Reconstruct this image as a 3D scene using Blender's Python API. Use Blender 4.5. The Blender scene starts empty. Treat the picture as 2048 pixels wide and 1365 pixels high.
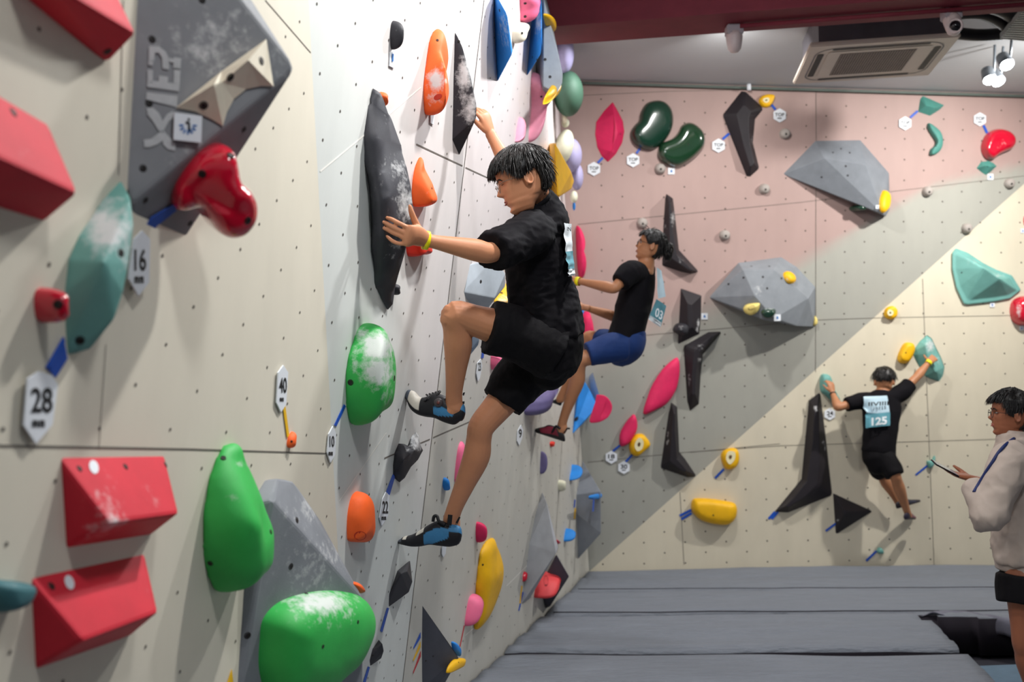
import bpy, bmesh, math, random
from mathutils import Vector, Matrix, noise
from mathutils.bvhtree import BVHTree
random.seed(7)
V = Vector
W, H, F = 2048, 1365, 1991.0
CAM = V((0, 0, 1.72))
PITCH = math.atan((781 - 682.5) / F)
R = Matrix.Rotation(math.pi/2 + PITCH, 3, 'X') @ Matrix.Rotation(math.radians(-0.5), 3, 'Z')
scene = bpy.context.scene
col = scene.collection
# ---------------------------------------------------------------- camera
cd = bpy.data.cameras.new('camera'); cam = bpy.data.objects.new('camera', cd); col.objects.link(cam)
cam.matrix_world = Matrix.Translation(CAM) @ R.to_4x4()
cd.sensor_width = 36; cd.lens = 36 * F / W
cd.dof.use_dof = True; cd.dof.focus_distance = 4.1; cd.dof.aperture_fstop = 2.4
cd.clip_start = .05
scene.camera = cam
# ---------------------------------------------------------------- world, lights, exposure
world = bpy.data.worlds.new('hall_light'); scene.world = world; world.use_nodes = True
bg = world.node_tree.nodes['Background']; bg.inputs[0].default_value = (.86, .92, 1, 1); bg.inputs[1].default_value = .31
scene.view_settings.view_transform = 'Standard'; scene.view_settings.look = 'None'
scene.view_settings.exposure = -0.28; scene.view_settings.gamma = 1; scene.view_settings.use_curve_mapping = False
def lamp(loc, target, power, size, colr=(1, .97, .92), spread=150):
    l = bpy.data.lights.new('ceiling_or_fill_lamp', 'AREA'); l.energy = power; l.size = size; l.shape = 'DISK'; l.color = colr
    l.spread = math.radians(spread)
    o = bpy.data.objects.new('ceiling_or_fill_lamp', l); col.objects.link(o); o.location = loc
    o.rotation_euler = (V(target) - V(loc)).to_track_quat('-Z', 'Y').to_euler(); return o
lamp((.80, 3.3, 4.5), (-.6, 2.9, 1.3), 74, .16, (1, .985, .96))
lamp((1.35, 5.0, 4.5), (-.3, 4.6, 2.2), 62, .20, (.97, .99, 1))
lamp((.9, .5, 4.4), (.6, 6.0, 2.4), 60, .5, (.97, .99, 1))  # fill lamp added behind the camera to brighten the beam front and near-facing sides
lamp((.9, 7.65, 4.5), (.3, 7.6, 2.0), 22, .25, (.97, .99, 1))
lamp((1.7, 7.6, 4.52), (2.3, 9.7, 1.4), 44, .14, (1, .985, .95))
lamp((4.7, 7.7, 4.4), (3.6, 9.8, 1.6), 108, .14, (1, .975, .93))

# ---------------------------------------------------------------- maths helpers
def ray(px, py): return (R @ V(((px - W/2)/F, -(py - H/2)/F, -1))).normalized()
def at(px, py, y):
    d = ray(px, py); return CAM + d * (y / d.y)
def on_plane(px, py, p, n):
    d = ray(px, py); return CAM + d * ((p - CAM).dot(n) / d.dot(n))
def on_z(px, py, z): return on_plane(px, py, V((0, 0, z)), V((0, 0, 1)))
def proj(P):
    q = R.transposed() @ (P - CAM); return (W/2 + F*q.x/-q.z, H/2 - F*q.y/-q.z)
ZM = {'f': (1, 0, 0), '1': (2.84375, 0, 0), '2': (2.84375, 0, 440), '3': (2.84375, 0, 885), '4': (3.25, 620, 0), '5': (3.25, 620, 400),
      '6': (2.416, 620, 800), 'b1': (3.5, 1080, 0), 'b2': (3.7295, 1560, 0), 'b3': (3.5, 1080, 380), 'b4': (3.7295, 1560, 366),
      'b5': (3.5, 1080, 770), 'b6': (3.7295, 1560, 700), 'b7': (2.9257, 900, 1060), 'b8': (3.74, 1560, 1000)}
def Z(z, pts):
    s, ox, oy = ZM[z]; return [(p[0]/s + ox, p[1]/s + oy) + tuple(p[2:]) for p in pts]
def srgb(h):
    c = [int(h[i:i+2], 16)/255 for i in (0, 2, 4)]
    return tuple(x/12.92 if x <= .04045 else ((x+.055)/1.055)**2.4 for x in c)

# ---------------------------------------------------------------- materials
MATS = {}
def N(nt, t, **kw):
    n = nt.nodes.new(t)
    for k, v in kw.items():
        if k[0] == '_': n.inputs[k[1:].replace('_', ' ')].default_value = v
        else: setattr(n, k, v)
    return n
def mat(name, hexc, rough=.6, bump=.15, bscale=900, var=.12, vscale=9, chalk=False, spec=.4, metal=0, tint=None, coat=0, stretch=None, emit=None, sss=0, bumpd=.002):
    if name in MATS: return MATS[name]
    m = bpy.data.materials.new(name); m.use_nodes = True; nt = m.node_tree; L = nt.links.new
    b = nt.nodes['Principled BSDF']; c = srgb(hexc)
    b.inputs['Roughness'].default_value = rough; b.inputs['Specular IOR Level'].default_value = spec
    b.inputs['Metallic'].default_value = metal; b.inputs['Coat Weight'].default_value = coat; b.inputs['Coat Roughness'].default_value = .15
    if sss: b.inputs['Subsurface Weight'].default_value = sss; b.inputs['Subsurface Radius'].default_value = (.02, .008, .004); b.inputs['Subsurface Scale'].default_value = .5
    tc = N(nt, 'ShaderNodeTexCoord'); mp = N(nt, 'ShaderNodeMapping'); L(tc.outputs['Object'], mp.inputs[0])
    if stretch: mp.inputs['Scale'].default_value = stretch
    n1 = N(nt, 'ShaderNodeTexNoise', _Scale=vscale, _Detail=6.0, _Roughness=.6); L(mp.outputs[0], n1.inputs['Vector'])
    mr = N(nt, 'ShaderNodeMapRange'); mr.inputs[1].default_value = .25; mr.inputs[2].default_value = .75
    mr.inputs[3].default_value = 1 - var; mr.inputs[4].default_value = 1 + var; L(n1.outputs[0], mr.inputs[0])
    mul = N(nt, 'ShaderNodeVectorMath', operation='SCALE'); L(mr.outputs[0], mul.inputs['Scale'])
    if tint:
        at_ = N(nt, 'ShaderNodeAttribute', attribute_name=tint); L(at_.outputs['Color'], mul.inputs[0])
    else: mul.inputs[0].default_value = c
    out = mul.outputs[0]
    if chalk:
        a2 = N(nt, 'ShaderNodeAttribute', attribute_name='chalk')
        n2 = N(nt, 'ShaderNodeTexNoise', _Scale=38.0, _Detail=8.0, _Roughness=.68); L(tc.outputs['Object'], n2.inputs['Vector'])
        ad = N(nt, 'ShaderNodeMath', operation='MULTIPLY_ADD'); L(a2.outputs['Fac'], ad.inputs[0]); ad.inputs[1].default_value = 1.7
        sb = N(nt, 'ShaderNodeMath', operation='MULTIPLY_ADD'); L(n2.outputs[0], sb.inputs[0]); sb.inputs[1].default_value = 2.6; sb.inputs[2].default_value = -1.75
        L(sb.outputs[0], ad.inputs[2]); cl = N(nt, 'ShaderNodeClamp'); L(ad.outputs[0], cl.inputs[0]); cl.inputs[2].default_value = .88
        mu = N(nt, 'ShaderNodeMath', operation='MULTIPLY'); L(cl.outputs[0], mu.inputs[0])
        gt = N(nt, 'ShaderNodeMath', operation='MULTIPLY'); gt.use_clamp = True; L(a2.outputs['Fac'], gt.inputs[0]); gt.inputs[1].default_value = 4
        L(gt.outputs[0], mu.inputs[1])
        mx = N(nt, 'ShaderNodeMix', data_type='RGBA'); L(mu.outputs[0], mx.inputs[0]); L(out, mx.inputs[6]); mx.inputs[7].default_value = (.72, .72, .72, 1)
        out = mx.outputs[2]
    L(out, b.inputs['Base Color'])
    if emit: b.inputs['Emission Color'].default_value = (*c, 1); b.inputs['Emission Strength'].default_value = emit
    if bump:
        n3 = N(nt, 'ShaderNodeTexNoise', _Scale=float(bscale), _Detail=3.0); L(mp.outputs[0], n3.inputs['Vector'])
        bp = N(nt, 'ShaderNodeBump', _Strength=bump, _Distance=bumpd); L(n3.outputs[0], bp.inputs['Height']); L(bp.outputs[0], b.inputs['Normal'])
    MATS[name] = m; return m
def hm(name, hexc, rough=.62, **k): return mat(name, hexc, rough, bump=k.pop('bump', .35), bscale=k.pop('bscale', 420), chalk=True, **k)
M_wall = mat('painted_plywood', 'DDD8CA', .62, bump=.10, bscale=60, var=.05, vscale=5, tint='paint', chalk=False, stretch=(1, 1, .35))
M_hole = mat('dark_bolt_hole', '4a423c', .7, bump=0)
M_seam = mat('panel_joint', '6b655e', .8, bump=0)
M_seaml = mat('light_panel_crease', 'eeebe4', .8, bump=0)
RED = hm('red_plastic', 'cf2236'); CRIM = hm('crimson_plastic', 'c80f2e', .18, coat=.8, bump=.03); GREEN = hm('green_plastic', '33b04e', .5)
DGREEN = hm('dark_green_plastic', '16382a', .22, coat=.5, bump=.03); MINT = hm('mint_plastic', '6fa8a0'); ORANGE = hm('orange_plastic', 'fb6626')
BLACK = hm('black_plastic', '2b2a30', .6); DARK = hm('charcoal_plastic', '28242b', .6); GREYV = hm('grey_volume_paint', '7d8188', .7)
LGREY = hm('light_grey_volume_paint', 'b4bcc4', .7); DGREY = hm('dark_grey_volume_paint', '50515a', .7); YEL = hm('yellow_plastic', 'eeb508', .5); PINK = hm('hot_pink_plastic', 'e0265e')
PALER = hm('pale_rose_plastic', 'f59db4'); PALEP = hm('pale_pink_plastic', 'f06f95'); BLUE = hm('blue_plastic', '2386dc'); PURP = hm('purple_plastic', '6d6390'); LILAC = hm('lilac_plastic', 'a9a2c8')
BEIGE = hm('beige_plastic', 'ece2cc'); CREAM = hm('cream_plastic', 'dedcc4'); GKNOB = hm('grey_stone_plastic', 'a29a94', .6); OLIVEG = hm('muted_green_plastic', '41614f')
M_tag = mat('white_tag_card', 'e4e8ee', .45, bump=0, var=.02); M_ink = mat('black_print', '15151a', .5, bump=0); M_bluep = mat('blue_print', '2c6cb0', .5, bump=0)
M_tape = mat('blue_tape', '1550b8', .5, bump=0, var=.05); M_tapey = mat('yellow_tape', 'edb91c', .5, bump=0, var=.05); M_taper = mat('red_tape', 'c03038', .5, bump=0)
M_sten = mat('faded_white_stencil', 'b9bbbd', .8, bump=0, var=.12, vscale=60); M_bolt = mat('bolt_recess', '1d1715', .5, bump=0)
M_edge = mat('raw_plywood_edge', 'd8c8a4', .7, bump=0)

# ---------------------------------------------------------------- object helpers
def link(name, bm, m, origin=None, parent=None, smooth=True):
    me = bpy.data.meshes.new(name)
    if origin is not None: bmesh.ops.translate(bm, verts=bm.verts, vec=-origin)
    bm.to_mesh(me); bm.free()
    ms = m if isinstance(m, (list, tuple)) else [m]
    for x in ms: me.materials.append(x)
    if smooth is True:
        for p in me.polygons: p.use_smooth = True
    o = bpy.data.objects.new(name, me); col.objects.link(o)
    if origin is not None: o.location = origin
    if parent is not None:
        o.parent = parent
        o.matrix_parent_inverse = Matrix.Translation(-parent.location) if parent.parent is None else Matrix.Translation(-(parent.matrix_parent_inverse @ parent.matrix_basis).translation - parent.parent.location)
    return o
def tag(o, label, cat, group=None, kind=None):
    if label: o['label'] = label
    if cat: o['category'] = cat
    if group: o['group'] = group
    if kind: o['kind'] = kind
    return o
def empty(name, loc, label, cat, group=None):
    o = bpy.data.objects.new(name, None); col.objects.link(o); o.location = loc; o.empty_display_size = .1
    return tag(o, label, cat, group)
def crom(pts, n, closed=True):
    out = []; k = len(pts); segs = k if closed else k-1
    P = [V(tuple(p)) for p in pts]
    for i in range(segs):
        if closed: a, b, c, d = P[(i-1) % k], P[i], P[(i+1) % k], P[(i+2) % k]
        else: a, b, c, d = P[max(i-1, 0)], P[i], P[i+1], P[min(i+2, k-1)]
        for j in range(n):
            t = j/n
            out.append(.5*((2*b) + (c-a)*t + (2*a-5*b+4*c-d)*t*t + (3*b-a-3*c+d)*t**3))
    if not closed: out.append(P[-1])
    return out
def box(bm, c, sx, sy, sz, rot=None):
    r = bmesh.ops.create_cube(bm, size=1); M = Matrix.Translation(c) @ (rot.to_4x4() if rot else Matrix()) @ Matrix.Diagonal((sx, sy, sz, 1))
    bmesh.ops.transform(bm, matrix=M, verts=r['verts']); return r['verts']
def tube(bm, pts, r, n=8, cap=True):
    pts = [V(p) for p in pts]; rs = r if isinstance(r, (list, tuple)) else [r]*len(pts)
    rings = []; up = V((0, 0, 1))
    t0 = (pts[1]-pts[0]).normalized(); a = t0.orthogonal().normalized()
    for i, p in enumerate(pts):
        t = (pts[min(i+1, len(pts)-1)] - pts[max(i-1, 0)]).normalized()
        a = (a - t*a.dot(t)).normalized(); b = t.cross(a)
        rings.append([bm.verts.new(p + (a*math.cos(2*math.pi*k/n) + b*math.sin(2*math.pi*k/n))*rs[i]) for k in range(n)])
    for i in range(len(rings)-1):
        for k in range(n): bm.faces.new((rings[i][k], rings[i][(k+1) % n], rings[i+1][(k+1) % n], rings[i+1][k]))
    if cap: bm.faces.new(rings[0][::-1]); bm.faces.new(rings[-1])
# ---------------------------------------------------------------- the walls
def mixc(a, b, t): return tuple(a[i]*(1-t) + b[i]*t for i in range(3))
C_cream, C_pink, C_grey = srgb('d0c7b2'), srgb('ab918b'), srgb('a3a299')
C_creamA, C_greyB, C_pinkB, C_C = srgb('dad3c2'), srgb('d3d6d2'), srgb('ddd3d2'), srgb('c7c4bb')
def sst(a, b, x):
    t = max(0, min(1, (x-a)/(b-a))); return t*t*(3-2*t)
# wall A plane
hA = V((.157, 1.06, 0)).normalized(); tA = math.radians(4.5)
nhA = V((hA.y, -hA.x, 0)); upA = (V((0, 0, 1))*math.cos(tA) + nhA*math.sin(tA)).normalized()
pA = V((-.640, 3.06, 1.85)); nA = hA.cross(upA).normalized()
if nA.x < 0: nA = -nA
def line_z(a, b, z): return a + (b-a)*((z-a.z)/(b.z-a.z))
ZT, ZB = 4.62, -.12
e1a, e1b = on_plane(690, 1365, pA, nA), on_plane(617, 0, pA, nA)
E1 = (line_z(e1a, e1b, ZB), line_z(e1a, e1b, ZT))
far_a = pA - hA*2.9
E0 = (far_a + upA*((ZB-1.85)/upA.z), far_a + upA*((ZT-1.85)/upA.z))
s_a, s_b = at(805, 1365, 4.8), at(968, 0, 4.45)
E2 = (line_z(s_a, s_b, ZB), line_z(s_a, s_b, ZT))
# back wall planes
f1, f2 = on_z(1185, 1138, 0), on_z(2048, 1125, 0)
hD = (f2-f1).normalized(); nD = V((hD.y, -hD.x, 0)); nD = nD if nD.y < 0 else -nD
dg1, dg2 = f1.copy(), on_plane(2048, 368, f1, nD)
dgd = (dg2-dg1).normalized()
q = nD.cross(dgd).normalized(); q = q if q.z > 0 else -q      # in plane, away from the diagonal, upwards
ang = math.radians(8); q2 = q*math.cos(ang) + nD*math.sin(ang); nG = dgd.cross(q2).normalized(); nG = nG if nG.y < 0 else -nG
c_bot = on_z(1178, 1139, 0); c_top = on_plane(1116, 184, dg1, nG)
E3 = (line_z(c_bot, c_top, ZB), line_z(c_bot, c_top, ZT))
CEIL = on_plane(1500, 176, dg1, nG).z
print('E1', E1, 'E2', E2, 'E3', E3, 'ceil', CEIL, 'E1 depth', e1a.y, e1b.y)
SURF = {}
wbm = bmesh.new(); wcol = []
def patch(name, e, f, nu, nv):
    grid = []
    for i in range(nu+1):
        r_ = []
        for j in range(nv+1):
            a = e[0].lerp(e[1], j/nv); b = f[0].lerp(f[1], j/nv); r_.append(a.lerp(b, i/nu))
        grid.append(r_)
    vs = [p for r_ in grid for p in r_]; fs = []
    for i in range(nu):
        for j in range(nv):
            a = i*(nv+1)+j; fs.append((a, a+nv+1, a+nv+2, a+1))
    SURF[name] = BVHTree.FromPolygons(vs, [t for q_ in fs for t in ((q_[0], q_[1], q_[2]), (q_[0], q_[2], q_[3]))])
    return vs, fs
def normal_fix(n, p): return n if n.dot(CAM + V((1.2, 0, 0)) - p) > 0 else -n
def cast(px, py, surfs=('A', 'B', 'C', 'D', 'G')):
    best = None; d = ray(px, py)
    for s in surfs:
        h = SURF[s].ray_cast(CAM, d)
        if h[0] is not None and (best is None or h[3] < best[2]): best = (h[0], normal_fix(h[1], h[0]), h[3], s)
    return best
def edge_line(p0, p1): return p0, p1
patches = {'A': patch('A', E0, E1, 8, 8), 'B': patch('B', E1, E2, 20, 40), 'C': patch('C', E2, E3, 30, 30)}
# paint colour of left walls
def sd(P, a, b):      # signed distance to the line a-b measured in the image-like plane of the wall (y, z)
    d = (b-a); d.x = 0; d.normalize(); w = P-a; return d.y*w.z - d.z*w.y
def paint_left(s, P):
    if s == 'A': return C_creamA
    if s == 'B':
        t = sst(-.5, .5, P.z - 2.2 + (P.y-3.9)*1.2); return mixc(C_greyB, C_pinkB, t*.7)
    t = sst(1.2, 3.0, P.z); return mixc(C_C, C_pinkB, t)
def build_wall(name, plist, paintf, extras, label):
    bm = bmesh.new(); cl = bm.verts.layers.float_color.new('paint')
    for s, (vs, fs) in plist:
        bv = []
        for p in vs:
            v = bm.verts.new(p); v[cl] = (*paintf(s, p), 1); bv.append(v)
        for f in fs: bm.faces.new([bv[k] for k in f])
    for f in bm.faces: f.material_index = 0
    extras(bm, cl)
    bm.normal_update()
    for f in bm.faces:
        c = f.calc_center_median()
        if f.normal.dot(V((1.5, 2, 2)) - c) < 0: f.normal_flip()
    o = link(name, bm, [M_wall, M_hole, M_seam, M_seaml], smooth=False); o['kind'] = 'structure'; o['label'] = label; return o
def disc(bm, p, n, r, mi, k=7, ax=None):
    a = n.orthogonal().normalized(); b = n.cross(a)
    f = bm.faces.new([bm.verts.new(p + n*.0012 + (a*math.cos(i*2*math.pi/k) + b*math.sin(i*2*math.pi/k))*r) for i in range(k)]); f.material_index = mi
def seam(bm, pts, w=.005, mi=2, surfs=None, n=24, off=.0012):
    P = []
    for i in range(len(pts)-1):
        for j in range(n + (i == len(pts)-2)):
            t = j/n; x = pts[i][0]*(1-t)+pts[i+1][0]*t; y = pts[i][1]*(1-t)+pts[i+1][1]*t
            h = cast(x, y, surfs) if surfs else cast(x, y)
            if h: P.append((h[0]+h[1]*off, h[1]))
    prev = None
    for i in range(len(P)):
        t = (P[min(i+1, len(P)-1)][0] - P[max(i-1, 0)][0]).normalized(); s = t.cross(P[i][1]).normalized()*w/2
        cur = (bm.verts.new(P[i][0]-s), bm.verts.new(P[i][0]+s))
        if prev: f = bm.faces.new((prev[0], prev[1], cur[1], cur[0])); f.material_index = mi
        prev = cur
def holes(bm, e, f, su, sv, r, name, jit=.004, keep=lambda p: True):
    Lu = ((e[0]+e[1])/2 - (f[0]+f[1])/2).length; nu = int(Lu/su)
    for i in range(nu+1):
        u = (i+.4)*su/Lu
        if u > .99: continue
        a = e[0].lerp(f[0], u); b = e[1].lerp(f[1], u); Lv = (b-a).length; nv = int(Lv/sv)
        for j in range(nv):
            p = a.lerp(b, (j + (.5 if i % 2 else 0) + .1)*sv/Lv)
            if p.z > CEIL or not keep(p): continue
            p = p + V((0, random.uniform(-jit, jit), random.uniform(-jit, jit)))
            h = SURF[name].find_nearest(p)
            if h[0] is not None: disc(bm, h[0], normal_fix(h[1], h[0]), r, 1)
def left_extras(bm, cl):
    holes(bm, E0, E1, .134, .2, .0044, 'A'); holes(bm, E1, E2, .134, .2, .0052, 'B'); holes(bm, E2, E3, .15, .2, .006, 'C')
    S = lambda z, p, **k: seam(bm, Z(z, p), **k)
    S('f', [(-380, 884), (0, 892), (380, 899), (672, 908)], surfs=('A',), w=.004); S('f', [(530, 0), (625, 110)], surfs=('A',), w=.003)
    S('f', [(246, 0), (236, 350)], surfs=('A',), w=.003); S('f', [(211, 690), (197, 900)], surfs=('A',), w=.002)
    S('f', [(968, 0), (805, 1365)], surfs=('B', 'C'), w=.010, mi=2)
    S('4', [(65, 1115), (360, 872)], mi=3, w=.006, surfs=('B',)); S('4', [(497, 755), (720, 568)], mi=3, w=.006, surfs=('B',))
    S('4', [(690, 938), (1003, 1085)], w=.006, surfs=('B',)); S('4', [(1010, 1090), (1205, 1180)], w=.006, surfs=('C',))
    S('6', [(358, 283), (588, 187)], w=.006, surfs=('B',)); S('6', [(594, 183), (778, 103)], w=.006, surfs=('C',))
    S('6', [(140, 490), (368, 160)], mi=3, w=.004, surfs=('B',))
    S('5', [(1000, 600), (1050, 400)], w=.004, surfs=('C',)); S('6', [(950, 900), (1050, 800)], w=.006, mi=3, surfs=('C',)); S('6', [(750, 1140), (840, 1060)], w=.006, mi=3, surfs=('C',))
    S('f', [(1146, 560), (1112, 1060), (1104, 1200)], w=.010, surfs=('C',)); S('f', [(1165, 700), (1148, 1150)], w=.010, surfs=('C',))
wall_left = build_wall('wall_left', list(patches.items()), paint_left, left_extras, 'pale faceted plywood climbing wall with rows of bolt holes')
# back wall: cream lower triangle D, pink and grey overhanging upper part G
RX = 3200
def quadgrid(a, b, c, d, nu, nv):
    vs = [a.lerp(b, i/nu).lerp(d.lerp(c, i/nu), j/nv) for i in range(nu+1) for j in range(nv+1)]
    fs = [(i*(nv+1)+j, (i+1)*(nv+1)+j, (i+1)*(nv+1)+j+1, i*(nv+1)+j+1) for i in range(nu) for j in range(nv)]
    return vs, fs
R_end = dg1 + dgd*6.1                                           # diagonal carried on past the frame
D_lo0, D_lo1 = V((dg1.x, dg1.y, -.12)) - hD*.3, V((0, 0, -.12)) + V((1, 0, 0))*0
D_lo1 = f1 + hD*7.5; D_lo1.z = -.12
D_hi1 = D_lo1.copy(); D_hi1.z = ZT
# D is the whole vertical plane behind, G lies in front of it above the diagonal
pd_v = [D_lo0, D_lo1, D_hi1, V((dg1.x, dg1.y, ZT)) - hD*.3]
pd = quadgrid(pd_v[0], pd_v[1], pd_v[2], pd_v[3], 6, 6)
def g_at_z(p, z): return p
# G corners: corner bottom, diagonal end, top right, top left
kq = (ZT - dg1.z)/q2.z
TL = dg1 - dgd*.35 + q2*((ZT - (dg1 - dgd*.35).z)/q2.z); 
R_end = dg1 + dgd*((ZT-.02)/dgd.z)
pts_g = [dg1 - dgd*.15, R_end, R_end + q2*.01, None]
# left border follows the corner edge with wall C, pushed a little behind it
GL0, GL1 = E3[0] - hD*.02, E3[1] - hD*.02
pg = quadgrid(dg1 - dgd*.16, R_end, R_end + V((0, 0, .0)) + q2*.02, GL1 - hD*.1, 40, 30)
for nm, pp in (('D', pd), ('G', pg)):
    SURF[nm] = BVHTree.FromPolygons(pp[0], [t for q_ in pp[1] for t in ((q_[0], q_[1], q_[2]), (q_[0], q_[2], q_[3]))])
pk1, pk2 = on_plane(1545, 560, dg1, nG), on_plane(1860, 372, dg1, nG)
pk0 = on_plane(1240, 690, dg1, nG); pk3 = on_plane(2048, 330, dg1, nG)
def paint_back(s, P):
    if s == 'D': return C_cream
    sx = pk1 if P.x < pk1.x else pk1
    a, b = (pk0, pk1) if P.x < pk1.x else ((pk1, pk2) if P.x < pk2.x else (pk2, pk3))
    zl = a.z + (b.z-a.z)*(P.x-a.x)/(b.x-a.x)
    w = .22 if P.x < pk1.x else .06
    t = sst(-w, w, P.z - zl); return mixc(C_grey, C_pink, t)
pg = (pg[0], pg[1])
def back_extras(bm, cl):
    Lx = 7
    for i in range(40):
        for j in range(26):
            x = .95 + i*.2; z = .04 + j*.2 + (.1 if i % 2 else 0)
            P = V((f1.x + (x-.95)*hD.x + .1, 0, z)); P.y = f1.y + (P.x-f1.x)*hD.y/hD.x
            d = (P-CAM).normalized(); best = None
            for s in ('D', 'G'):
                h = SURF[s].ray_cast(V((P.x, 5.5, P.z)), V((0, 1, 0)))
                if h[0] is not None and (best is None or h[3] < best[1]): best = (h[0], h[3], h[1] if h[1].y < 0 else -h[1])
            if best and P.z < CEIL-.05: disc(bm, best[0], best[2], .0085, 1, 6)
    S = lambda z, p, **k: seam(bm, Z(z, p), surfs=('D', 'G'), off=.003, **k)
    S('f', [(1632, 178), (1631, 745)], w=.005); S('f', [(1845, 558), (1850, 690), (1868, 1130)], w=.005); S('f', [(1360, 985), (1368, 1130)], w=.005); S('f', [(1380,905),(1560, 888)], w=.004)
    S('f', [(1155, 449), (1600, 405), (2048, 352)], w=.004); S('f', [(1160, 682), (1460, 656), (1640, 640), (1760, 636), (2048, 631)], w=.004)
    S('f', [(1175, 925), (1370, 905), (1560, 892), (1990, 879), (2048, 878)], w=.004); S('b1', [(300, 668), (900, 640), (1820, 622)], w=.004)
wall_back = build_wall('wall_back', [('D', pd), ('G', pg)], paint_back, back_extras, 'climbing wall painted pink and grey above a cream lower half')

# ---------------------------------------------------------------- ceiling, floor
bm = bmesh.new()
vs = [bm.verts.new(p) for p in ((-3, -1, CEIL+.02), (11, -1, CEIL+.02), (11, 12, CEIL+.02), (-3, 12, CEIL+.02))]; bm.faces.new(vs)
o = link('ceiling', bm, mat('white_ceiling', 'c3c5c8', .8, bump=.05, bscale=30, var=.03, vscale=1.2), smooth=False); o['kind'] = 'structure'
bm = bmesh.new()
vs = [bm.verts.new(p) for p in ((-12, -12, -.3), (16, -12, -.3), (16, 12, -.3), (-12, 12, -.3))]; bm.faces.new(vs)
o = link('floor', bm, mat('dark_floor', '2b2a33', .9, bump=0), smooth=False); o['kind'] = 'structure'
# round edge pipe along the wall top
bm = bmesh.new(); P = []
for x in range(1120, 2600, 60):
    h = on_plane(x, 174 if x < 1500 else 174 + (x-1500)*.002, dg1, nG); P.append(V((h.x, h.y-.03, CEIL-.01)))
tube(bm, P, .015, 8); o = link('trim_1', bm, mat('grey_green_trim', '5b655f', .5, bump=0)); o['kind'] = 'structure'

# ---------------------------------------------------------------- holds
def remeshed(bm, voxel, smooth=4, fac=.5):
    bmesh.ops.recalc_face_normals(bm, faces=bm.faces)
    me = bpy.data.meshes.new('tmp'); bm.to_mesh(me); bm.free(); o = bpy.data.objects.new('tmp', me); col.objects.link(o)
    m = o.modifiers.new('r', 'REMESH'); m.mode = 'VOXEL'; m.voxel_size = voxel; m.use_smooth_shade = True
    s = o.modifiers.new('s', 'SMOOTH'); s.iterations = smooth; s.factor = fac
    bpy.context.view_layer.update(); me2 = bpy.data.meshes.new_from_object(o.evaluated_get(bpy.context.evaluated_depsgraph_get()))
    bpy.data.objects.remove(o); out = bmesh.new(); out.from_mesh(me2); bpy.data.meshes.remove(me2); return out
class Fr:
    def __init__(s, p, n): s.p, s.n = p, n
    def pt(s, px, py, h=0.):
        d = ray(px, py); dn = d.dot(s.n); P = CAM + d*((s.p + s.n*h - CAM).dot(s.n)/dn) if abs(dn) > 1e-4 else None
        lim = 1.6 if s.p.y < 3.5 else (.9 if s.p.y < 5.2 else .4)
        if abs(s.n.x) < .5: lim = 3
        if P is None or P.y < 0 or P.y > s.p.y + lim: P = at(px, py, s.p.y + lim)
        elif P.y < s.p.y - lim: P = at(px, py, s.p.y - lim)
        return P
    def shift(s, px, py, h):
        P = s.pt(px, py, 0) + s.n*h; q_ = proj(P); return q_[0]-px, q_[1]-py
def fr(px, py, surfs=('A', 'B', 'C', 'D', 'G')):
    h = cast(px, py, surfs)
    if h is None:
        P = at(px, py, 8.6); best = min((SURF[s].find_nearest(P) for s in surfs), key=lambda r: r[3]); return Fr(best[0], normal_fix(best[1], best[0]))
    return Fr(h[0], h[1])
def fr3(F0, pts):      # plane through three (px,py,h) points given in frame F0
    a, b, c = [F0.pt(*p) for p in pts]; n = (b-a).cross(c-a).normalized()
    if n.dot(CAM-a) < 0: n = -n
    return Fr(a, n)
def add_chalk(o, chalk):
    if not chalk: return
    me = o.data; at_ = me.attributes.new('chalk', 'FLOAT', 'POINT')
    base = o.location
    for i, v in enumerate(me.vertices):
        x, y = proj(v.co + base); a = 0
        for c in chalk:
            rx = c[2]; ry = c[3]; a = max(a, c[4]*math.exp(-(((x-c[0])/rx)**2 + ((y-c[1])/ry)**2)))
        at_.data[i].value = a
def surf_hit(o, px, py):
    me = o.data; t = BVHTree.FromPolygons([v.co + o.location for v in me.vertices], [tuple(p.vertices) for p in me.polygons])
    return t.ray_cast(CAM, ray(px, py))
def bolts(o, pts, r=.006, name='bolt_hole', m=None):
    t = BVHTree.FromPolygons([v.co + o.location for v in o.data.vertices], [tuple(p.vertices) for p in o.data.polygons])
    for p in pts:
        h = t.ray_cast(CAM, ray(p[0], p[1]))
        if h[0] is None: continue
        n = h[1] if h[1].dot(CAM-h[0]) > 0 else -h[1]
        rr = p[2] if len(p) > 2 else r; b = bmesh.new(); a = n.orthogonal().normalized(); c = n.cross(a); K = 12
        for (h0, r0, h1, r1) in ((.0, rr*1.25, .0012, rr), (.0012, rr, -.002, rr*.7)):
            A = [b.verts.new(h[0] + n*h0 + (a*math.cos(i*6.2832/K)+c*math.sin(i*6.2832/K))*r0) for i in range(K)]
            B = [b.verts.new(h[0] + n*h1 + (a*math.cos(i*6.2832/K)+c*math.sin(i*6.2832/K))*r1) for i in range(K)]
            for i in range(K): b.faces.new((A[i], A[(i+1) % K], B[(i+1) % K], B[i]))
        b.faces.new([b.verts.new(h[0] + n*.0013 + (a*math.cos(i*6.2832/K)+c*math.sin(i*6.2832/K))*rr*.8) for i in range(K)])
        link(name, b, m or M_bolt, origin=h[0], parent=o)
def rowext(poly, y):
    xs = []
    for i in range(len(poly)):
        a, b = poly[i], poly[(i+1) % len(poly)]
        if (a[1]-y)*(b[1]-y) <= 0 and a[1] != b[1]: xs.append(a[0] + (b[0]-a[0])*(y-a[1])/(b[1]-a[1]))
    return (min(xs), max(xs)) if xs else None
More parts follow.
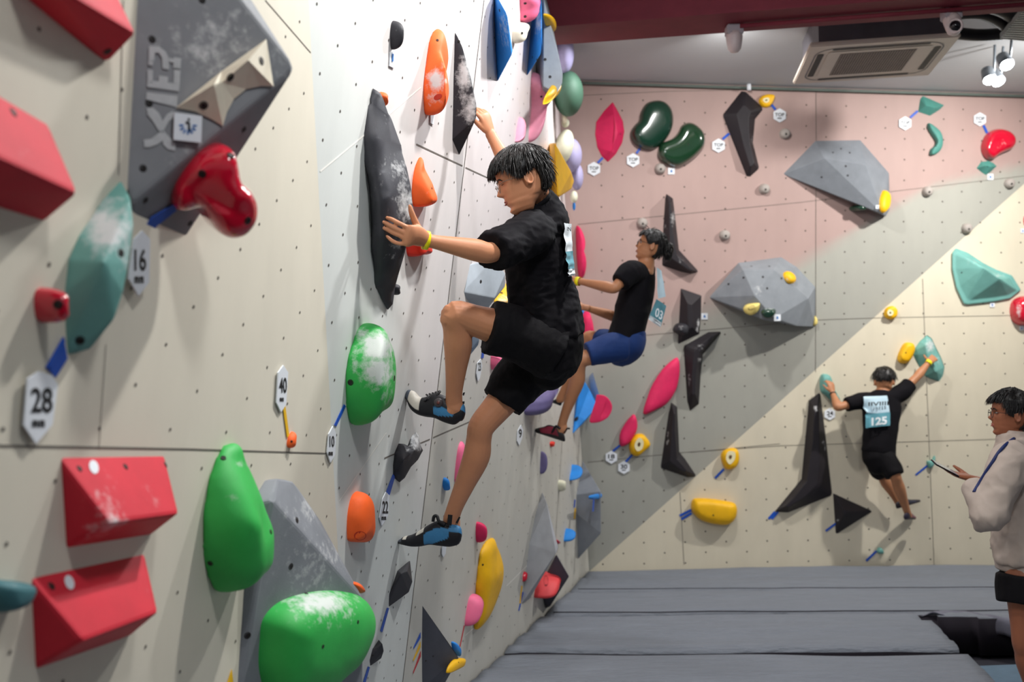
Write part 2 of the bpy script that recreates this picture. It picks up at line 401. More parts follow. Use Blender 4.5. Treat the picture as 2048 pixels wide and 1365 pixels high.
def hold(label, m, z, sil, h, spine=None, p=.75, q=1.0, sharp=False, K=None, frame=None, chalk=None, bolt=None, auto=True, name='climbing_hold', cat='climbing hold', group=None, nseg=6, bev=0, anchor=None, sink=.004, cut=0, kmin=.3, face=0):
    sil = Z(z, sil); cx = sum(a[0] for a in sil)/len(sil); cy = sum(a[1] for a in sil)/len(sil)
    xl = min(a[0] for a in sil)
    if frame is None:
        if anchor: frame = fr(*Z(z, [anchor])[0])
        else:
            hh = cast(cx, cy); frame = Fr(hh[0], hh[1])
            if hh[3] in 'ABC': frame = fr(.6*xl+.4*cx, cy, ('A', 'B', 'C'))
    if face: frame = Fr(frame.p, (frame.n*(1-face) + (CAM-frame.p).normalized()*face).normalized())
    out = [tuple(v) for v in crom([V((a[0], a[1])) for a in sil], nseg)] if not sharp else [(a[0], a[1]) for a in sil]
    if sharp and nseg > 1 and not sharp == 2:
        o2 = []
        for i in range(len(out)):
            a, b = out[i], out[(i+1) % len(out)]
            for t in (0, .5): o2.append((a[0]*(1-t)+b[0]*t, a[1]*(1-t)+b[1]*t))
        out = o2
    sx, sy = frame.shift(cx, cy, h)
    wmax = 1; 
    for i in range(1, 12):
        y = min(a[1] for a in out) + (max(a[1] for a in out)-min(a[1] for a in out))*i/12; e = rowext(out, y)
        if e: wmax = max(wmax, e[1]-e[0])
    k = max(kmin, 1 - (min(abs(sx), wmax*.9)/wmax)**2) if auto else 1
    if auto and abs(sx) > wmax*.15:
        base = []
        for a in out:
            e = rowext(out, a[1]) or (a[0], a[0]); base.append((e[0] + (a[0]-e[0])*k, a[1] - sy*.0))
    else: base = out
    B = [frame.pt(a[0], a[1], 0) for a in base]
    if spine is None:
        c = sum(B, V((0, 0, 0)))/len(B); feet = [c]; hs = [h]
    else:
        sp = Z(z, spine); feet = []; hs = []
        for s_ in sp:
            hh = s_[2] if len(s_) > 2 else h; hs.append(hh); feet.append(frame.pt(s_[0], s_[1], hh) - frame.n*hh)
    def near(P):
        if len(feet) == 1: return feet[0], hs[0]
        best = None
        for i in range(len(feet)-1):
            a, b = feet[i], feet[i+1]; d = b-a; t = max(0, min(1, (P-a).dot(d)/max(d.length_squared, 1e-9))); c_ = a + d*t
            dd = (P-c_).length
            if best is None or dd < best[0]: best = (dd, c_, hs[i]*(1-t)+hs[i+1]*t)
        return best[1], best[2]
    K = K or (1 if sharp else 9); bm = bmesh.new(); n = len(B); rings = []
    NR = [near(b) for b in B]
    rings.append([bm.verts.new(b - frame.n*sink) for b in B])
    for kk in range(0 if not sharp else 0, K+1):
        th = kk/K*math.pi/2*(1-cut)
        r_ = math.cos(th)**p if not sharp else 1-kk/K; z_ = math.sin(th)**q if not sharp else kk/K
        if sharp and cut: r_ = 1-(1-cut)*kk/K
        rings.append([bm.verts.new(NR[i][0] + (B[i]-NR[i][0])*r_ + frame.n*NR[i][1]*z_) for i in range(n)])
    for a, b in zip(rings, rings[1:]):
        for i in range(n): bm.faces.new((a[i], a[(i+1) % n], b[(i+1) % n], b[i]))
    if cut: bm.faces.new(rings[-1])
    bm.faces.new(rings[0][::-1])
    bmesh.ops.remove_doubles(bm, verts=bm.verts, dist=.0006)
    bmesh.ops.holes_fill(bm, edges=[e for e in bm.edges if e.is_boundary], sides=0)
    bmesh.ops.triangulate(bm, faces=[f for f in bm.faces if len(f.verts) > 4])
    bmesh.ops.recalc_face_normals(bm, faces=bm.faces)
    if bev: bmesh.ops.bevel(bm, geom=[e for e in bm.edges if len(e.link_faces) == 2 and e.calc_face_angle(0) > .25], offset=bev, segments=2, profile=.6, affect='EDGES')
    if sharp or bev: bmesh.ops.triangulate(bm, faces=[f for f in bm.faces if len(f.verts) > 4])
    if sharp:
        for _ in range(3 if chalk else 1):
            bmesh.ops.subdivide_edges(bm, edges=[e for e in bm.edges if e.calc_length() > .03], cuts=1, use_grid_fill=True)
    if not sharp and spine is not None and len(spine) >= 2:
        ex = max((B[i]-B[0]).length for i in range(n)); bm = remeshed(bm, max(.0035, ex/50), 22)
    o = link(name, bm, m, origin=frame.p.copy(), smooth=not sharp)
    if sharp: 
        for f_ in o.data.polygons: f_.use_smooth = False
    tag(o, label, cat, group); ZC = [tuple(Z(z, [(c[0], c[1])])[0]) + (c[2]/ZM[z][0], c[3]/ZM[z][0], c[4]) for c in (chalk or [])]
    add_chalk(o, ZC)
    if bolt: bolts(o, Z(z, [b[:2] for b in bolt]), r=bolt[0][2] if len(bolt[0]) > 2 else .006)
    o['_f'] = 0; del o['_f']
    return o
def solid(label, m, z, pts, faces=None, anchor=None, frame=None, bev=.006, chalk=None, bolt=None, name='climbing_volume', cat='wall volume', br=.007, div=.05, smooth=False):
    F0 = frame or fr(*Z(z, [anchor])[0]); P = []
    for a in pts:
        if isinstance(a, Vector): P.append(a.copy()); continue
        a = Z(z, [a])[0]; P.append(F0.pt(*a) - F0.n*(.004 if a[2] == 0 else 0))
    bm = bmesh.new(); vs = [bm.verts.new(p) for p in P]
    if faces: [bm.faces.new([vs[i] for i in f]) for f in faces]
    else:
        r_ = bmesh.ops.convex_hull(bm, input=vs); bmesh.ops.delete(bm, geom=[g for g in r_['geom_interior'] if isinstance(g, bmesh.types.BMVert)], context='VERTS')
        bmesh.ops.dissolve_limit(bm, angle_limit=.02, verts=bm.verts, edges=bm.edges)
    bmesh.ops.recalc_face_normals(bm, faces=bm.faces)
    if bev: bmesh.ops.bevel(bm, geom=[e for e in bm.edges if len(e.link_faces) == 2], offset=bev, segments=2, profile=.6, affect='EDGES')
    bmesh.ops.triangulate(bm, faces=bm.faces)
    for _ in range(4): bmesh.ops.subdivide_edges(bm, edges=[e for e in bm.edges if e.calc_length() > div], cuts=1)
    bmesh.ops.triangulate(bm, faces=[f for f in bm.faces if len(f.verts) > 4])
    o = link(name, bm, m, origin=F0.p.copy(), smooth=smooth); tag(o, label, cat)
    add_chalk(o, [tuple(Z(z, [(c[0], c[1])])[0]) + (c[2]/ZM[z][0], c[3]/ZM[z][0], c[4]) for c in (chalk or [])])
    if bolt: bolts(o, Z(z, bolt), r=br)
    return o, F0
def poly(bm, F0, pts, h, th=0.0):
    top = [bm.verts.new(F0.pt(a[0], a[1], h) if th < 5 else None) for a in pts]; bm.faces.new(top)
    if th:
        lo = [bm.verts.new(v.co - F0.n*th) for v in top]
        for i in range(len(top)): bm.faces.new((top[i], top[(i+1) % len(top)], lo[(i+1) % len(top)], lo[i]))
        bm.faces.new(lo[::-1])
    bmesh.ops.recalc_face_normals(bm, faces=bm.faces)
def flat(name, m, F0, pts, h=.003, th=.002, parent=None, label=None, cat=None, group=None):
    bm = bmesh.new(); poly(bm, F0, pts, h, th); c = F0.pt(sum(p[0] for p in pts)/len(pts), sum(p[1] for p in pts)/len(pts), h)
    o = link(name, bm, m, origin=c, parent=parent, smooth=False)
    if not parent: tag(o, label, cat, group)
    return o
def text_on(F0, s, quad, h, m, parent, name='number', bold=.02):
    c = bpy.data.curves.new('t', 'FONT'); c.body = s; c.offset = bold; t = bpy.data.objects.new('t', c); col.objects.link(t)
    bpy.context.view_layer.update(); me = bpy.data.meshes.new_from_object(t.evaluated_get(bpy.context.evaluated_depsgraph_get()))
    bpy.data.objects.remove(t); xs = [v.co.x for v in me.vertices]; ys = [v.co.y for v in me.vertices]
    x0, x1, y0, y1 = min(xs), max(xs), min(ys), max(ys); bl, br_, tr, tl = [V(q_) for q_ in quad]
    cc = F0.pt(*((bl+tr)/2), h)
    for v in me.vertices:
        u = (v.co.x-x0)/(x1-x0); w = (v.co.y-y0)/(y1-y0); q_ = (bl.lerp(br_, u)).lerp(tl.lerp(tr, u), w); v.co = F0.pt(q_.x, q_.y, h) - cc
    me.materials.clear(); me.materials.append(m); me.name = name
    o = bpy.data.objects.new(name, me); col.objects.link(o); o.location = cc; o.parent = parent; o.matrix_parent_inverse = Matrix.Translation(-parent.location)
    return o
def bboxq(x0, y0, x1, y1): return [(x0, y1), (x1, y1), (x1, y0), (x0, y0)]
def route_tag(label, z, outline, s=None, nb=None, sub=None, frame=None, anchor=None, h=.008, quad=None, bolt=True):
    o_ = Z(z, outline); cx = sum(a[0] for a in o_)/len(o_); cy = sum(a[1] for a in o_)/len(o_); F0 = frame or fr(cx, cy)
    o = flat('route_tag', M_tag, F0, o_, h, .004, label=label, cat='tag')
    if s: text_on(F0, s, Z(z, quad or bboxq(*nb)), h+.0012, M_ink, o)
    if sub:
        a = Z(z, bboxq(*sub)); w = a[1][0]-a[0][0]; bm = bmesh.new()
        for i in range(4):
            x0 = a[0][0] + w*i/4; x1 = x0 + w*.17; y0 = a[2][1]; y1 = a[0][1]
            sl = (a[1][1]-a[0][1])*i/4
            poly(bm, F0, [(x0, y0+sl), (x1, y0+sl), (x1, y1+sl), (x0, y1+sl)], h+.0012)
            if i % 2 == 0: poly(bm, F0, [(x1, y0+sl), (x1+w*.06, y0+sl), (x1+w*.06, y0+sl+(y1-y0)*.4), (x1, y0+sl+(y1-y0)*.4)], h+.0012)
        link('print', bm, M_ink, origin=F0.pt(a[0][0], a[0][1], h), parent=o, smooth=False)
    return o
def tape(label, z, pts, m=None, frame=None, h=.0035):
    p_ = Z(z, pts); F0 = frame or fr(sum(a[0] for a in p_)/len(p_), sum(a[1] for a in p_)/len(p_))
    return flat('marking_tape', m or M_tape, F0, p_, h, .0015, label=label, cat='tape')
def strip(a, b, w):
    a, b = V(a), V(b); d = (b-a).normalized(); n = V((-d.y, d.x))*w/2; return [tuple(a-n), tuple(a+n), tuple(b+n), tuple(b-n)]
def hexa(cx, cy, r, sx=1, rot=0): return [(cx + r*sx*math.cos(math.radians(60*i+30+rot)), cy + r*math.sin(math.radians(60*i+30+rot))) for i in range(6)]
# ================================================================ WALL A (near left)
# red wedge volumes
def wedge(label, a, b, c, d, e, f, h, **k):
    FA = fr((a[0]+d[0]+20)/2 if a[0] > 0 else 40, (a[1]+d[1])/2 if a[1] > 0 else 60, ('A',))
    return solid(label, RED, 'f', [(*a, 0), (*b, 0), (*c, 0), (*d, 0), (*e, h), (*f, h)], frame=FA, name='climbing_volume', cat='wall volume', bev=.009, **k)
o, FA3 = wedge('red wedge volume with white oval sticker, upper of the stacked pair at lower left', (120, 910), (332, 908), (305, 1072), (132, 1100), (222, 1047), (358, 1028), .088,
      chalk=[(215, 1000, 30, 40, .55), (165, 1075, 40, 30, .3), (225, 1045, 40, 14, .6), (310, 985, 25, 40, .3)], bolt=[(159, 938), (251, 934), (331, 930)], br=.006)
def oval(o, F0, h, cx, cy, rx, ry, rot=.35, m=None, name='sticker'):
    pts = [(cx + rx*math.cos(t)*math.cos(rot) - ry*math.sin(t)*math.sin(rot), cy + rx*math.cos(t)*math.sin(rot) + ry*math.sin(t)*math.cos(rot)) for t in [i*math.pi/10 for i in range(20)]]
    T = BVHTree.FromPolygons([v.co + o.location for v in o.data.vertices], [tuple(p.vertices) for p in o.data.polygons])
    bm = bmesh.new(); vs = []
    for p in pts:
        hh = T.ray_cast(CAM, ray(*p))
        if hh[0] is None: bm.free(); return
        n = hh[1] if hh[1].dot(CAM-hh[0]) > 0 else -hh[1]; vs.append(bm.verts.new(hh[0] + n*.0012))
    bm.faces.new(vs); return link(name, bm, m or M_tag, origin=vs[0].co.copy(), parent=o, smooth=False)
oval(o, FA3, .05, 187, 935, 9, 14, -.3)
o, FA4 = wedge('red wedge volume with white oval sticker, lower of the stacked pair at lower left', (60, 1152), (292, 1104), (262, 1275), (70, 1343), (168, 1283), (317, 1226), .088,
      chalk=[(295, 1180, 14, 40, .25)], bolt=[(103, 1173), (293, 1127)])
oval(o, FA4, .05, 138, 1166, 9, 15, -.35)
o, _ = wedge('large red wedge volume cut by the left edge of the picture', (-160, 90), (100, 245), (92, 447), (-160, 372), (-60, 288), (157, 388), .075,
      chalk=[(60, 290, 60, 50, .18)], bolt=[(27, 225), (128, 278)])
o, _ = wedge('red wedge volume in the top left corner beside the big grey volume', (20, -230), (215, -60), (216, 131), (0, -45), (110, -30), (273, 68), .07, bolt=[(215, 103)])

# the big grey pyramid volume with XIE lettering
FV = fr(320, 200); _a, _b, _c = FV.pt(276, -60, 0), FV.pt(253, 366, 0), FV.pt(591, 136, .23)
_n = (_b-_a).cross(_c-_a).normalized(); _n = _n if _n.dot(CAM-_a) > 0 else -_n; FVf = Fr(_a, _n)
vol, FV = solid('big grey pyramid volume with white stencilled letters, upper left', hm('grey_volume_paint_worn', '86888c', .75), 'f',
    [(276, -60, 0), (253, 366, 0), FVf.pt(265, 405), (267, 434, 0), (373, 478, 0), (470, 150, 0), (400, -120, 0), (591, 136, .23), FVf.pt(470, -18), (380, -200, 0), (290, -250, 0)],
    anchor=(320, 200), bev=.008, chalk=[(440, 70, 70, 45, .5), (400, 110, 60, 40, .42), (480, 40, 50, 40, .35), (380, 300, 50, 30, .3), (330, 330, 30, 30, .25), (550, 140, 30, 50, .4), (300, 55, 30, 12, .4)],
    bolt=[(304, 79), (298, 207), (286, 337), (404, 0)], br=.0065)
FVu = fr3(FV, [(265, 420, .004), (373, 478, 0), (591, 136, .23)])
bolts(vol, [(488, 259), (291, 401), (380, 447)], r=.006)
bm = bmesh.new()
def ltr(pts): poly(bm, FVf, Z('1', pts), .002)
# X
ltr([(835, 615), (870, 612), (905, 645), (925, 690), (925, 760), (900, 740), (870, 690), (838, 652)]); ltr([(925, 690), (950, 650), (985, 630), (990, 668), (960, 690), (935, 735), (925, 760)])
ltr([(818, 795), (860, 790), (900, 760), (925, 738), (925, 800), (895, 822), (850, 838), (820, 838)]); ltr([(925, 738), (955, 770), (1000, 820), (995, 858), (955, 848), (930, 825), (925, 800)])
# I bar
ltr([(835, 525), (1010, 545), (1006, 610), (830, 565)])
# E
ltr([(840, 395), (870, 400), (868, 480), (838, 470)]); ltr([(838, 455), (1022, 478), (1018, 520), (836, 495)]); ltr([(990, 395), (1026, 400), (1022, 480), (986, 478)]); ltr([(905, 430), (955, 436), (954, 475), (903, 468)])
ltr([(848, 262), (905, 265), (903, 300), (880, 300), (878, 345), (845, 345)]); ltr([(905, 265), (940, 290), (960, 330), (962, 395), (925, 390), (922, 330), (903, 300)]); ltr([(845, 345), (872, 348), (870, 372), (843, 370)]); ltr([(990, 325), (1030, 332), (1027, 392), (986, 386)]); ltr([(962, 330), (990, 335), (990, 358), (962, 352)])
link('lettering', bm, M_sten, origin=FVf.pt(320, 200, .002), parent=vol, smooth=False)
# beige hold bolted on that volume
solid('beige winged hold with scooped edges bolted on the big grey volume', BEIGE, '1',
    [(1000, 613, .004), (1260, 405, .004), (1515, 222, .004), (1532, 330, .004), (1557, 492, .004), (1482, 490, .004), (1400, 508, .004), (1330, 565, .004), (1290, 640, .004), (1268, 718, .004), (1205, 680, .004), (1110, 635, .004),
     (1217, 480, .045), (1412, 342, .05), (1262, 470, .03)],
    faces=[(0, 1, 12), (1, 14, 12), (1, 2, 13), (1, 13, 14), (2, 3, 13), (3, 4, 13), (4, 5, 13), (5, 6, 13), (6, 14, 13), (6, 7, 14), (7, 8, 14), (8, 9, 12), (8, 12, 14), (9, 10, 12), (10, 11, 12), (11, 0, 12), (0, 11, 10, 9, 8, 7, 6, 5, 4, 3, 2, 1)],
    frame=FVf, name='climbing_hold', cat='climbing hold', bev=.0, bolt=[(1157, 600), (1310, 440), (1487, 347)], br=.008, div=.02)
t_ = route_tag('square white tag with dark figure and blue rays on the big grey volume', '1', [(993, 640), (1150, 660), (1145, 812), (988, 795)], frame=FVf, h=.012)
bm = bmesh.new()
for k in range(7):
    a0 = math.pi*(1.02 - k*.17) ; cx, cy = 1070, 715
    x0, y0 = cx + 26*math.cos(a0), cy + 26*math.sin(a0); x1, y1 = cx + 50*math.cos(a0), cy + 50*math.sin(a0)
    poly(bm, FVf, Z('1', strip((x0, y0), (x1, y1), 10)), .0135)
link('blue_print', bm, M_bluep, origin=FVf.pt(378, 250, .0135), parent=t_, smooth=False)
bm = bmesh.new(); poly(bm, FVf, Z('1', [(1055, 690), (1080, 695), (1085, 750), (1068, 752), (1070, 705), (1056, 702)]), .0135); poly(bm, FVf, Z('1', [(1068, 672), (1080, 674), (1080, 688), (1068, 686)]), .0135)
link('dark_print', bm, M_ink, origin=FVf.pt(378, 250, .0135), parent=t_, smooth=False)
# red kidney
hold('glossy crimson kidney-shaped hold hanging under the big grey volume', CRIM, '1', [(975, 1130), (985, 1060), (1040, 960), (1120, 870), (1200, 825), (1270, 820), (1310, 850), (1330, 930), (1340, 1010), (1400, 1070), (1440, 1150), (1435, 1240), (1380, 1320), (1300, 1345), (1230, 1315), (1170, 1240), (1130, 1175), (1060, 1195), (1000, 1190)], .11,
     spine=[(1080, 1080, .04), (1180, 1000, .06), (1290, 1020, .08), (1350, 1130, .09), (1340, 1220, .08)], frame=Fr(FVu.pt(400, 380, .03), FVu.n), face=.7, sink=.06, auto=False, p=.6, q=.8, bolt=[(1150, 990, .007), (1312, 885), (1410, 1255)], chalk=[(1120, 1180, 90, 25, .5), (1330, 1100, 60, 80, .25)])
tape('blue tape running from the crimson kidney hold to tag 16', '1', [(985, 1165), (1005, 1200), (890, 1290), (850, 1385), (830, 1360), (822, 1300), (860, 1240)], frame=FVu, h=.004)
T16 = route_tag('hexagonal tag number 16 below the big grey volume', '2', [(765, 110), (812, 62), (855, 110), (850, 355), (790, 433), (735, 335)], '16', (765, 165, 832, 290), (765, 322, 822, 360), frame=fr(280, 520, ('A',)), h=.02)
# mint hold
FA = fr(150, 560, ('A',))
solid('mint green faceted hold with chalked top, left wall', MINT, 'f',
    [(245, 357, 0), (205, 400, 0), (160, 468, 0), (137, 520, 0), (129, 590, 0), (131, 660, 0), (134, 716, 0), (225, 610, 0), (225, 440, 0),
     (262, 395, .05), (268, 450, .075), (257, 530, .085), (246, 585, .085), (228, 640, .075), (180, 700, .03), (207, 524, .075), (235, 545, .08)],
    frame=FA, name='climbing_hold', cat='climbing hold', bev=.006, chalk=[(215, 455, 45, 55, 1.0), (250, 500, 18, 40, .5)], bolt=[(242, 506), (160, 681)], br=.007, div=.02)
hold('small red round hold left of the mint hold', CRIM, '2', [(192, 480), (200, 410), (240, 382), (285, 400), (330, 445), (358, 470), (350, 500), (310, 520), (290, 560), (245, 588), (205, 560)], .055, p=.55, anchor=(215, 490), bolt=[(330, 482, .007)])
tape('pair of blue tape strips between the mint hold and tag 28', '2', [(362, 665), (385, 790), (318, 897), (262, 840)], frame=FA)
route_tag('large hexagonal tag number 28 under the mint hold', '2', [(160, 905), (228, 862), (300, 885), (330, 940), (300, 1165), (207, 1275), (138, 1170)], '28', (178, 955, 300, 1098), (185, 1140, 262, 1180), frame=fr(85, 800, ('A',)), h=.012)
flat('marking_tape', M_tape, fr(110, 700, ('A',)), [(97, 733), (128, 675), (131, 684), (104, 740)], .006, label='narrow blue tape edge strip above tag 28', cat='tape')
# tag 40, yellow tape, orange chip
route_tag('narrow hexagonal tag number 40 near the wall fold', '2', [(1583, 870), (1613, 828), (1640, 868), (1628, 1050), (1600, 1095), (1574, 1040)], '40', (1589, 898, 1632, 985), (1592, 1012, 1616, 1034), frame=fr(565, 780, ('A',)))
tape('yellow tape strip below tag 40', '2', [(1610, 1065), (1624, 1062), (1646, 1225), (1634, 1240)], M_tapey)
hold('tiny orange chip hold below tag 40', ORANGE, '2', [(1632, 1290), (1636, 1240), (1658, 1205), (1674, 1225), (1680, 1280), (1660, 1298)], .02, bolt=[(1658, 1262, .003)])
# green tall hold
hold('tall green leaf-shaped hold right of the red wedges', GREEN, '3', [(1335, -5), (1385, 20), (1420, 75), (1490, 150), (1530, 240), (1556, 380), (1558, 520), (1545, 640), (1525, 695), (1440, 760), (1370, 780), (1300, 830), (1240, 853), (1205, 840), (1170, 740), (1150, 600), (1148, 450), (1165, 300), (1190, 180), (1240, 50), (1290, 0)], .13,
     spine=[(1380, 110, .04), (1450, 300, .09), (1500, 480, .13), (1515, 660, .13)], p=.8, q=.9, bolt=[(1270, 90, .006), (1195, 690), (1540, 510)], K=10, chalk=[(1370, 130, 60, 30, .35), (1310, 320, 90, 40, .3)], nseg=5, kmin=.55)
# lower grey volume
gv, FG = solid('grey chalky pyramid volume at the bottom behind the green holds', hm('grey_volume_paint_mid', '85888e', .75), 'f',
    [(530, 960, 0), (500, 1010, 0), (490, 1150, 0), (474, 1365, 0), (468, 1500, 0), (556, 957, .03), (585, 961, .04), (640, 1040, .06), (700, 1160, .16), (727, 1200, .19), (726, 1365, .19), (715, 1520, .17), (545, 1000, .05), (640, 1120, 0), (640, 1500, 0)],
    anchor=(505, 1200), bev=.008, chalk=[(600, 1020, 45, 30, .5), (650, 1110, 60, 40, .4), (590, 1100, 70, 30, .4), (560, 1150, 60, 30, .22)], bolt=[(582, 1134), (495, 1272), (504, 1153), (594, 1041)], br=.008)
oval_h = hold('small orange hold on the edge of the lower grey volume', ORANGE, '6', [(178, 882), (210, 880), (238, 915), (240, 932), (215, 935), (192, 915)], .03, frame=Fr(FG.pt(708, 1175, .15), FG.n), auto=False)
hold('large round green hold with chalk streaks on the lower grey volume', GREEN, 'f', [(510, 1280), (515, 1235), (545, 1200), (600, 1180), (650, 1176), (695, 1185), (718, 1210), (724, 1245), (712, 1285), (690, 1325), (660, 1352), (620, 1385), (570, 1400), (530, 1390), (512, 1340)], .13,
     spine=[(640, 1290, .14)], frame=fr3(FG, [(490, 1150, 0), (474, 1365, 0), (726, 1340, .17)]), auto=False, p=.62, q=.9, chalk=[(640, 1205, 70, 26, .85), (640, 1240, 60, 30, .35), (700, 1225, 22, 25, .4)], bolt=[(613, 1188, .005), (646, 1294, .010), (716, 1245, .005)], K=11)
hold('dark teal hold cut by the left edge near the red wedges', hm('teal_plastic', '3f7077', .6), 'f', [(-40, 1165), (20, 1162), (35, 1168), (33, 1185), (12, 1215), (-30, 1222)], .05, p=.5, frame=fr(5, 1190, ('A',)), auto=False, chalk=[(20, 1170, 25, 8, .3)])
tape('yellow tape corner at the bottom beside the lower grey volume', 'f', [(464, 1340), (467, 1368), (455, 1368)], M_tapey)

# ================================================================ WALL B / C
hold('small black half-moon hold at the top of the wall', BLACK, '4', [(540, 135), (560, 145), (580, 180), (585, 230), (570, 290), (540, 322), (524, 310), (520, 230), (526, 160)], .045, chalk=[(560, 220, 20, 50, .25)])
route_tag('small white tag strip under the black half-moon hold', '4', [(524, 342), (555, 336), (550, 445), (519, 430)], h=.006)
flat('marking_tape', M_bluep, fr(786, 120), Z('4', [(537, 350), (545, 350), (543, 400), (535, 400)]), .009, label='blue mark strip on the small tag at the top', cat='tape')
o = hold('long orange scooped hold with chalk patch, upper wall', ORANGE, '4', [(822, 182), (860, 205), (895, 265), (918, 340), (925, 420), (905, 500), (885, 570), (860, 650), (820, 710), (765, 752), (742, 740), (733, 640), (738, 520), (755, 380), (772, 270), (795, 205)], .12,
     spine=[(850, 330, .05), (885, 430, .10), (855, 600, .12)], p=.7, q=.9, kmin=.65, chalk=[(820, 520, 62, 70, 1.0), (800, 640, 60, 60, .45), (870, 420, 40, 40, .2)], bolt=[(828, 262, .005)])
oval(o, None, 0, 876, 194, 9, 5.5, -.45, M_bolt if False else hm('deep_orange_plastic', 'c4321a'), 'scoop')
route_tag('small white tag below the long orange scooped hold', '4', [(785, 735), (812, 728), (805, 812), (785, 800)], h=.006)
solid('slender black triangular hold gripped by the climber in front', BLACK, '4',
    [(942, 185, 0), (933, 500, 0), (925, 915, 0), (972, 1018, 0), (1010, 900, 0), (1000, 600, 0), (1045, 500, .06), (1085, 690, .10), (1080, 770, .10), (1040, 860, .06), (990, 300, .03)],
    anchor=(940, 560), name='climbing_hold', cat='climbing hold', bev=.005, chalk=[(1000, 490, 45, 120, .95), (1045, 700, 40, 110, .85), (1000, 620, 60, 80, .5)], bolt=[(967, 270)], br=.005, div=.025)
B4 = solid('long black curved hold under the climber\'s left hand', hm('black_plastic_worn', '3c3c42', .6), '4',
    [(408, 592, 0), (385, 680, 0), (356, 870, 0), (357, 960, 0), (385, 1090, 0), (410, 1250, 0), (416, 1400, 0), (414, 1700, 0), (416, 1850, 0), (452, 1930, 0), (490, 1998, 0),
     (440, 610, .015), (495, 770, .03), (560, 950, .04), (566, 985, .045), (600, 1100, .08), (628, 1230, .10), (640, 1340, .11), (636, 1470, .11), (600, 1600, .09), (560, 1740, .06), (530, 1850, .03), (515, 1960, .01),
     (430, 1150, .05), (460, 1300, .07), (470, 1500, .07), (455, 1750, .03), (400, 900, .03)],
    faces=[(0, 1, 11), (1, 2, 27), (1, 27, 12, 11), (27, 13, 12), (2, 3, 27), (3, 4, 23), (3, 23, 27), (27, 23, 14, 13), (4, 5, 24, 23), (23, 24, 15, 14), (5, 6, 25, 24), (24, 25, 16, 15), (25, 17, 16), (6, 7, 26, 25), (25, 26, 18, 17), (26, 19, 18), (26, 20, 19), (26, 21, 20), (7, 8, 26), (8, 9, 21, 26), (9, 10, 22, 21)],
    anchor=(750, 350), name='climbing_hold', cat='climbing hold', bev=0, chalk=[(560, 1130, 60, 120, .45), (590, 1330, 70, 120, .7), (470, 1050, 50, 90, .35), (560, 1560, 60, 50, .5), (430, 1250, 20, 160, .25), (460, 760, 40, 120, .2), (520, 1650, 50, 50, .3)], bolt=[(421, 628), (386, 985), (508, 1965)], br=.005, div=.025)[0]
md = B4.modifiers.new('thickness', 'SOLIDIFY'); md.thickness = .02; md.offset = -1
for p in B4.data.polygons: p.use_smooth = True
hold('tiny orange chip hold beside the tip of the long black hold', ORANGE, '4', [(442, 620), (455, 598), (475, 603), (487, 630), (484, 665), (468, 692), (450, 660)], .03)
hold('orange shark-fin hold above the climber\'s left wrist', ORANGE, '4', [(712, 1018), (735, 1045), (770, 1110), (800, 1190), (832, 1275), (825, 1310), (770, 1335), (690, 1345), (665, 1325), (662, 1200), (680, 1090)], .075, spine=[(725, 1120, .03), (780, 1220, .065), (800, 1290, .08)], p=.8, bolt=[(792, 1225, .004)], chalk=[(760, 1260, 50, 50, .15)])
hold('red-orange hold half hidden behind the climber\'s wristband', hm('scarlet_plastic', 'e8301c', .5), '5', [(625, 250), (700, 235), (770, 280), (788, 335), (750, 355), (690, 350), (640, 368), (625, 320)], .06, p=.6)
hold('tiny black foothold beside the lower tip of the long black hold', BLACK, '5', [(528, 560), (545, 545), (570, 565), (568, 590), (550, 618), (530, 605)], .03, p=.5)
hold('green bulging hold thickly covered in white chalk', GREEN, '5', [(345, 797), (390, 800), (430, 825), (460, 870), (515, 910), (550, 970), (568, 1060), (565, 1180), (545, 1290), (510, 1360), (440, 1385), (360, 1420), (300, 1460), (262, 1462), (240, 1400), (228, 1280), (228, 1150), (245, 1020), (275, 920), (310, 830)], .13,
     spine=[(470, 1020, .12), (490, 1200, .13)], p=.75, q=.85, chalk=[(440, 960, 110, 105, 1.15), (440, 1110, 110, 110, 1.0), (300, 1050, 40, 140, .42), (500, 1240, 60, 120, .4), (350, 880, 70, 50, .6)], bolt=[(263, 1188, .009), (548, 1160, .005)], K=12)
tape('blue tape from the chalky green hold down to tag 10', '6', [(165, 22), (174, 32), (128, 130), (118, 122)])
route_tag('narrow hexagonal tag number 10 at the wall fold', '6', [(92, 165), (112, 128), (127, 165), (122, 265), (100, 305), (84, 255)], '10', (95, 175, 118, 228), (90, 252, 112, 270))
_pp = [(428, 212, 0), (410, 255, 0), (402, 320, 0), (402, 370, 0), (432, 400, .01), (458, 378, .025), (488, 325, .045), (522, 290, .05), (546, 245, .065), (530, 205, .055), (525, 172, .045), (512, 155, .04), (487, 182, .03), (472, 222, .03), (455, 214, .02), (452, 290, .055), (505, 245, .07)]
solid('black horned hold above tag 22', BLACK, '6', _pp, faces=[(0, 1, 15), (1, 2, 15), (2, 3, 15), (3, 4, 15), (4, 5, 15), (5, 6, 15), (6, 16, 15), (6, 7, 16), (7, 8, 16), (8, 9, 16), (9, 10, 16), (10, 11, 12), (10, 12, 16), (12, 13, 16), (13, 15, 16), (13, 14, 15), (14, 0, 15), tuple(range(14, -1, -1))], anchor=(420, 290), name='climbing_hold', cat='climbing hold', bev=.0, chalk=[(512, 185, 30, 35, 1.0), (515, 225, 35, 25, .7), (475, 240, 25, 15, .4)], bolt=[(425, 340)], br=.004, div=.015, smooth=True)
tape('blue tape pair from the black horned hold to tag 22', '6', [(402, 360), (412, 372), (385, 462), (368, 450)])
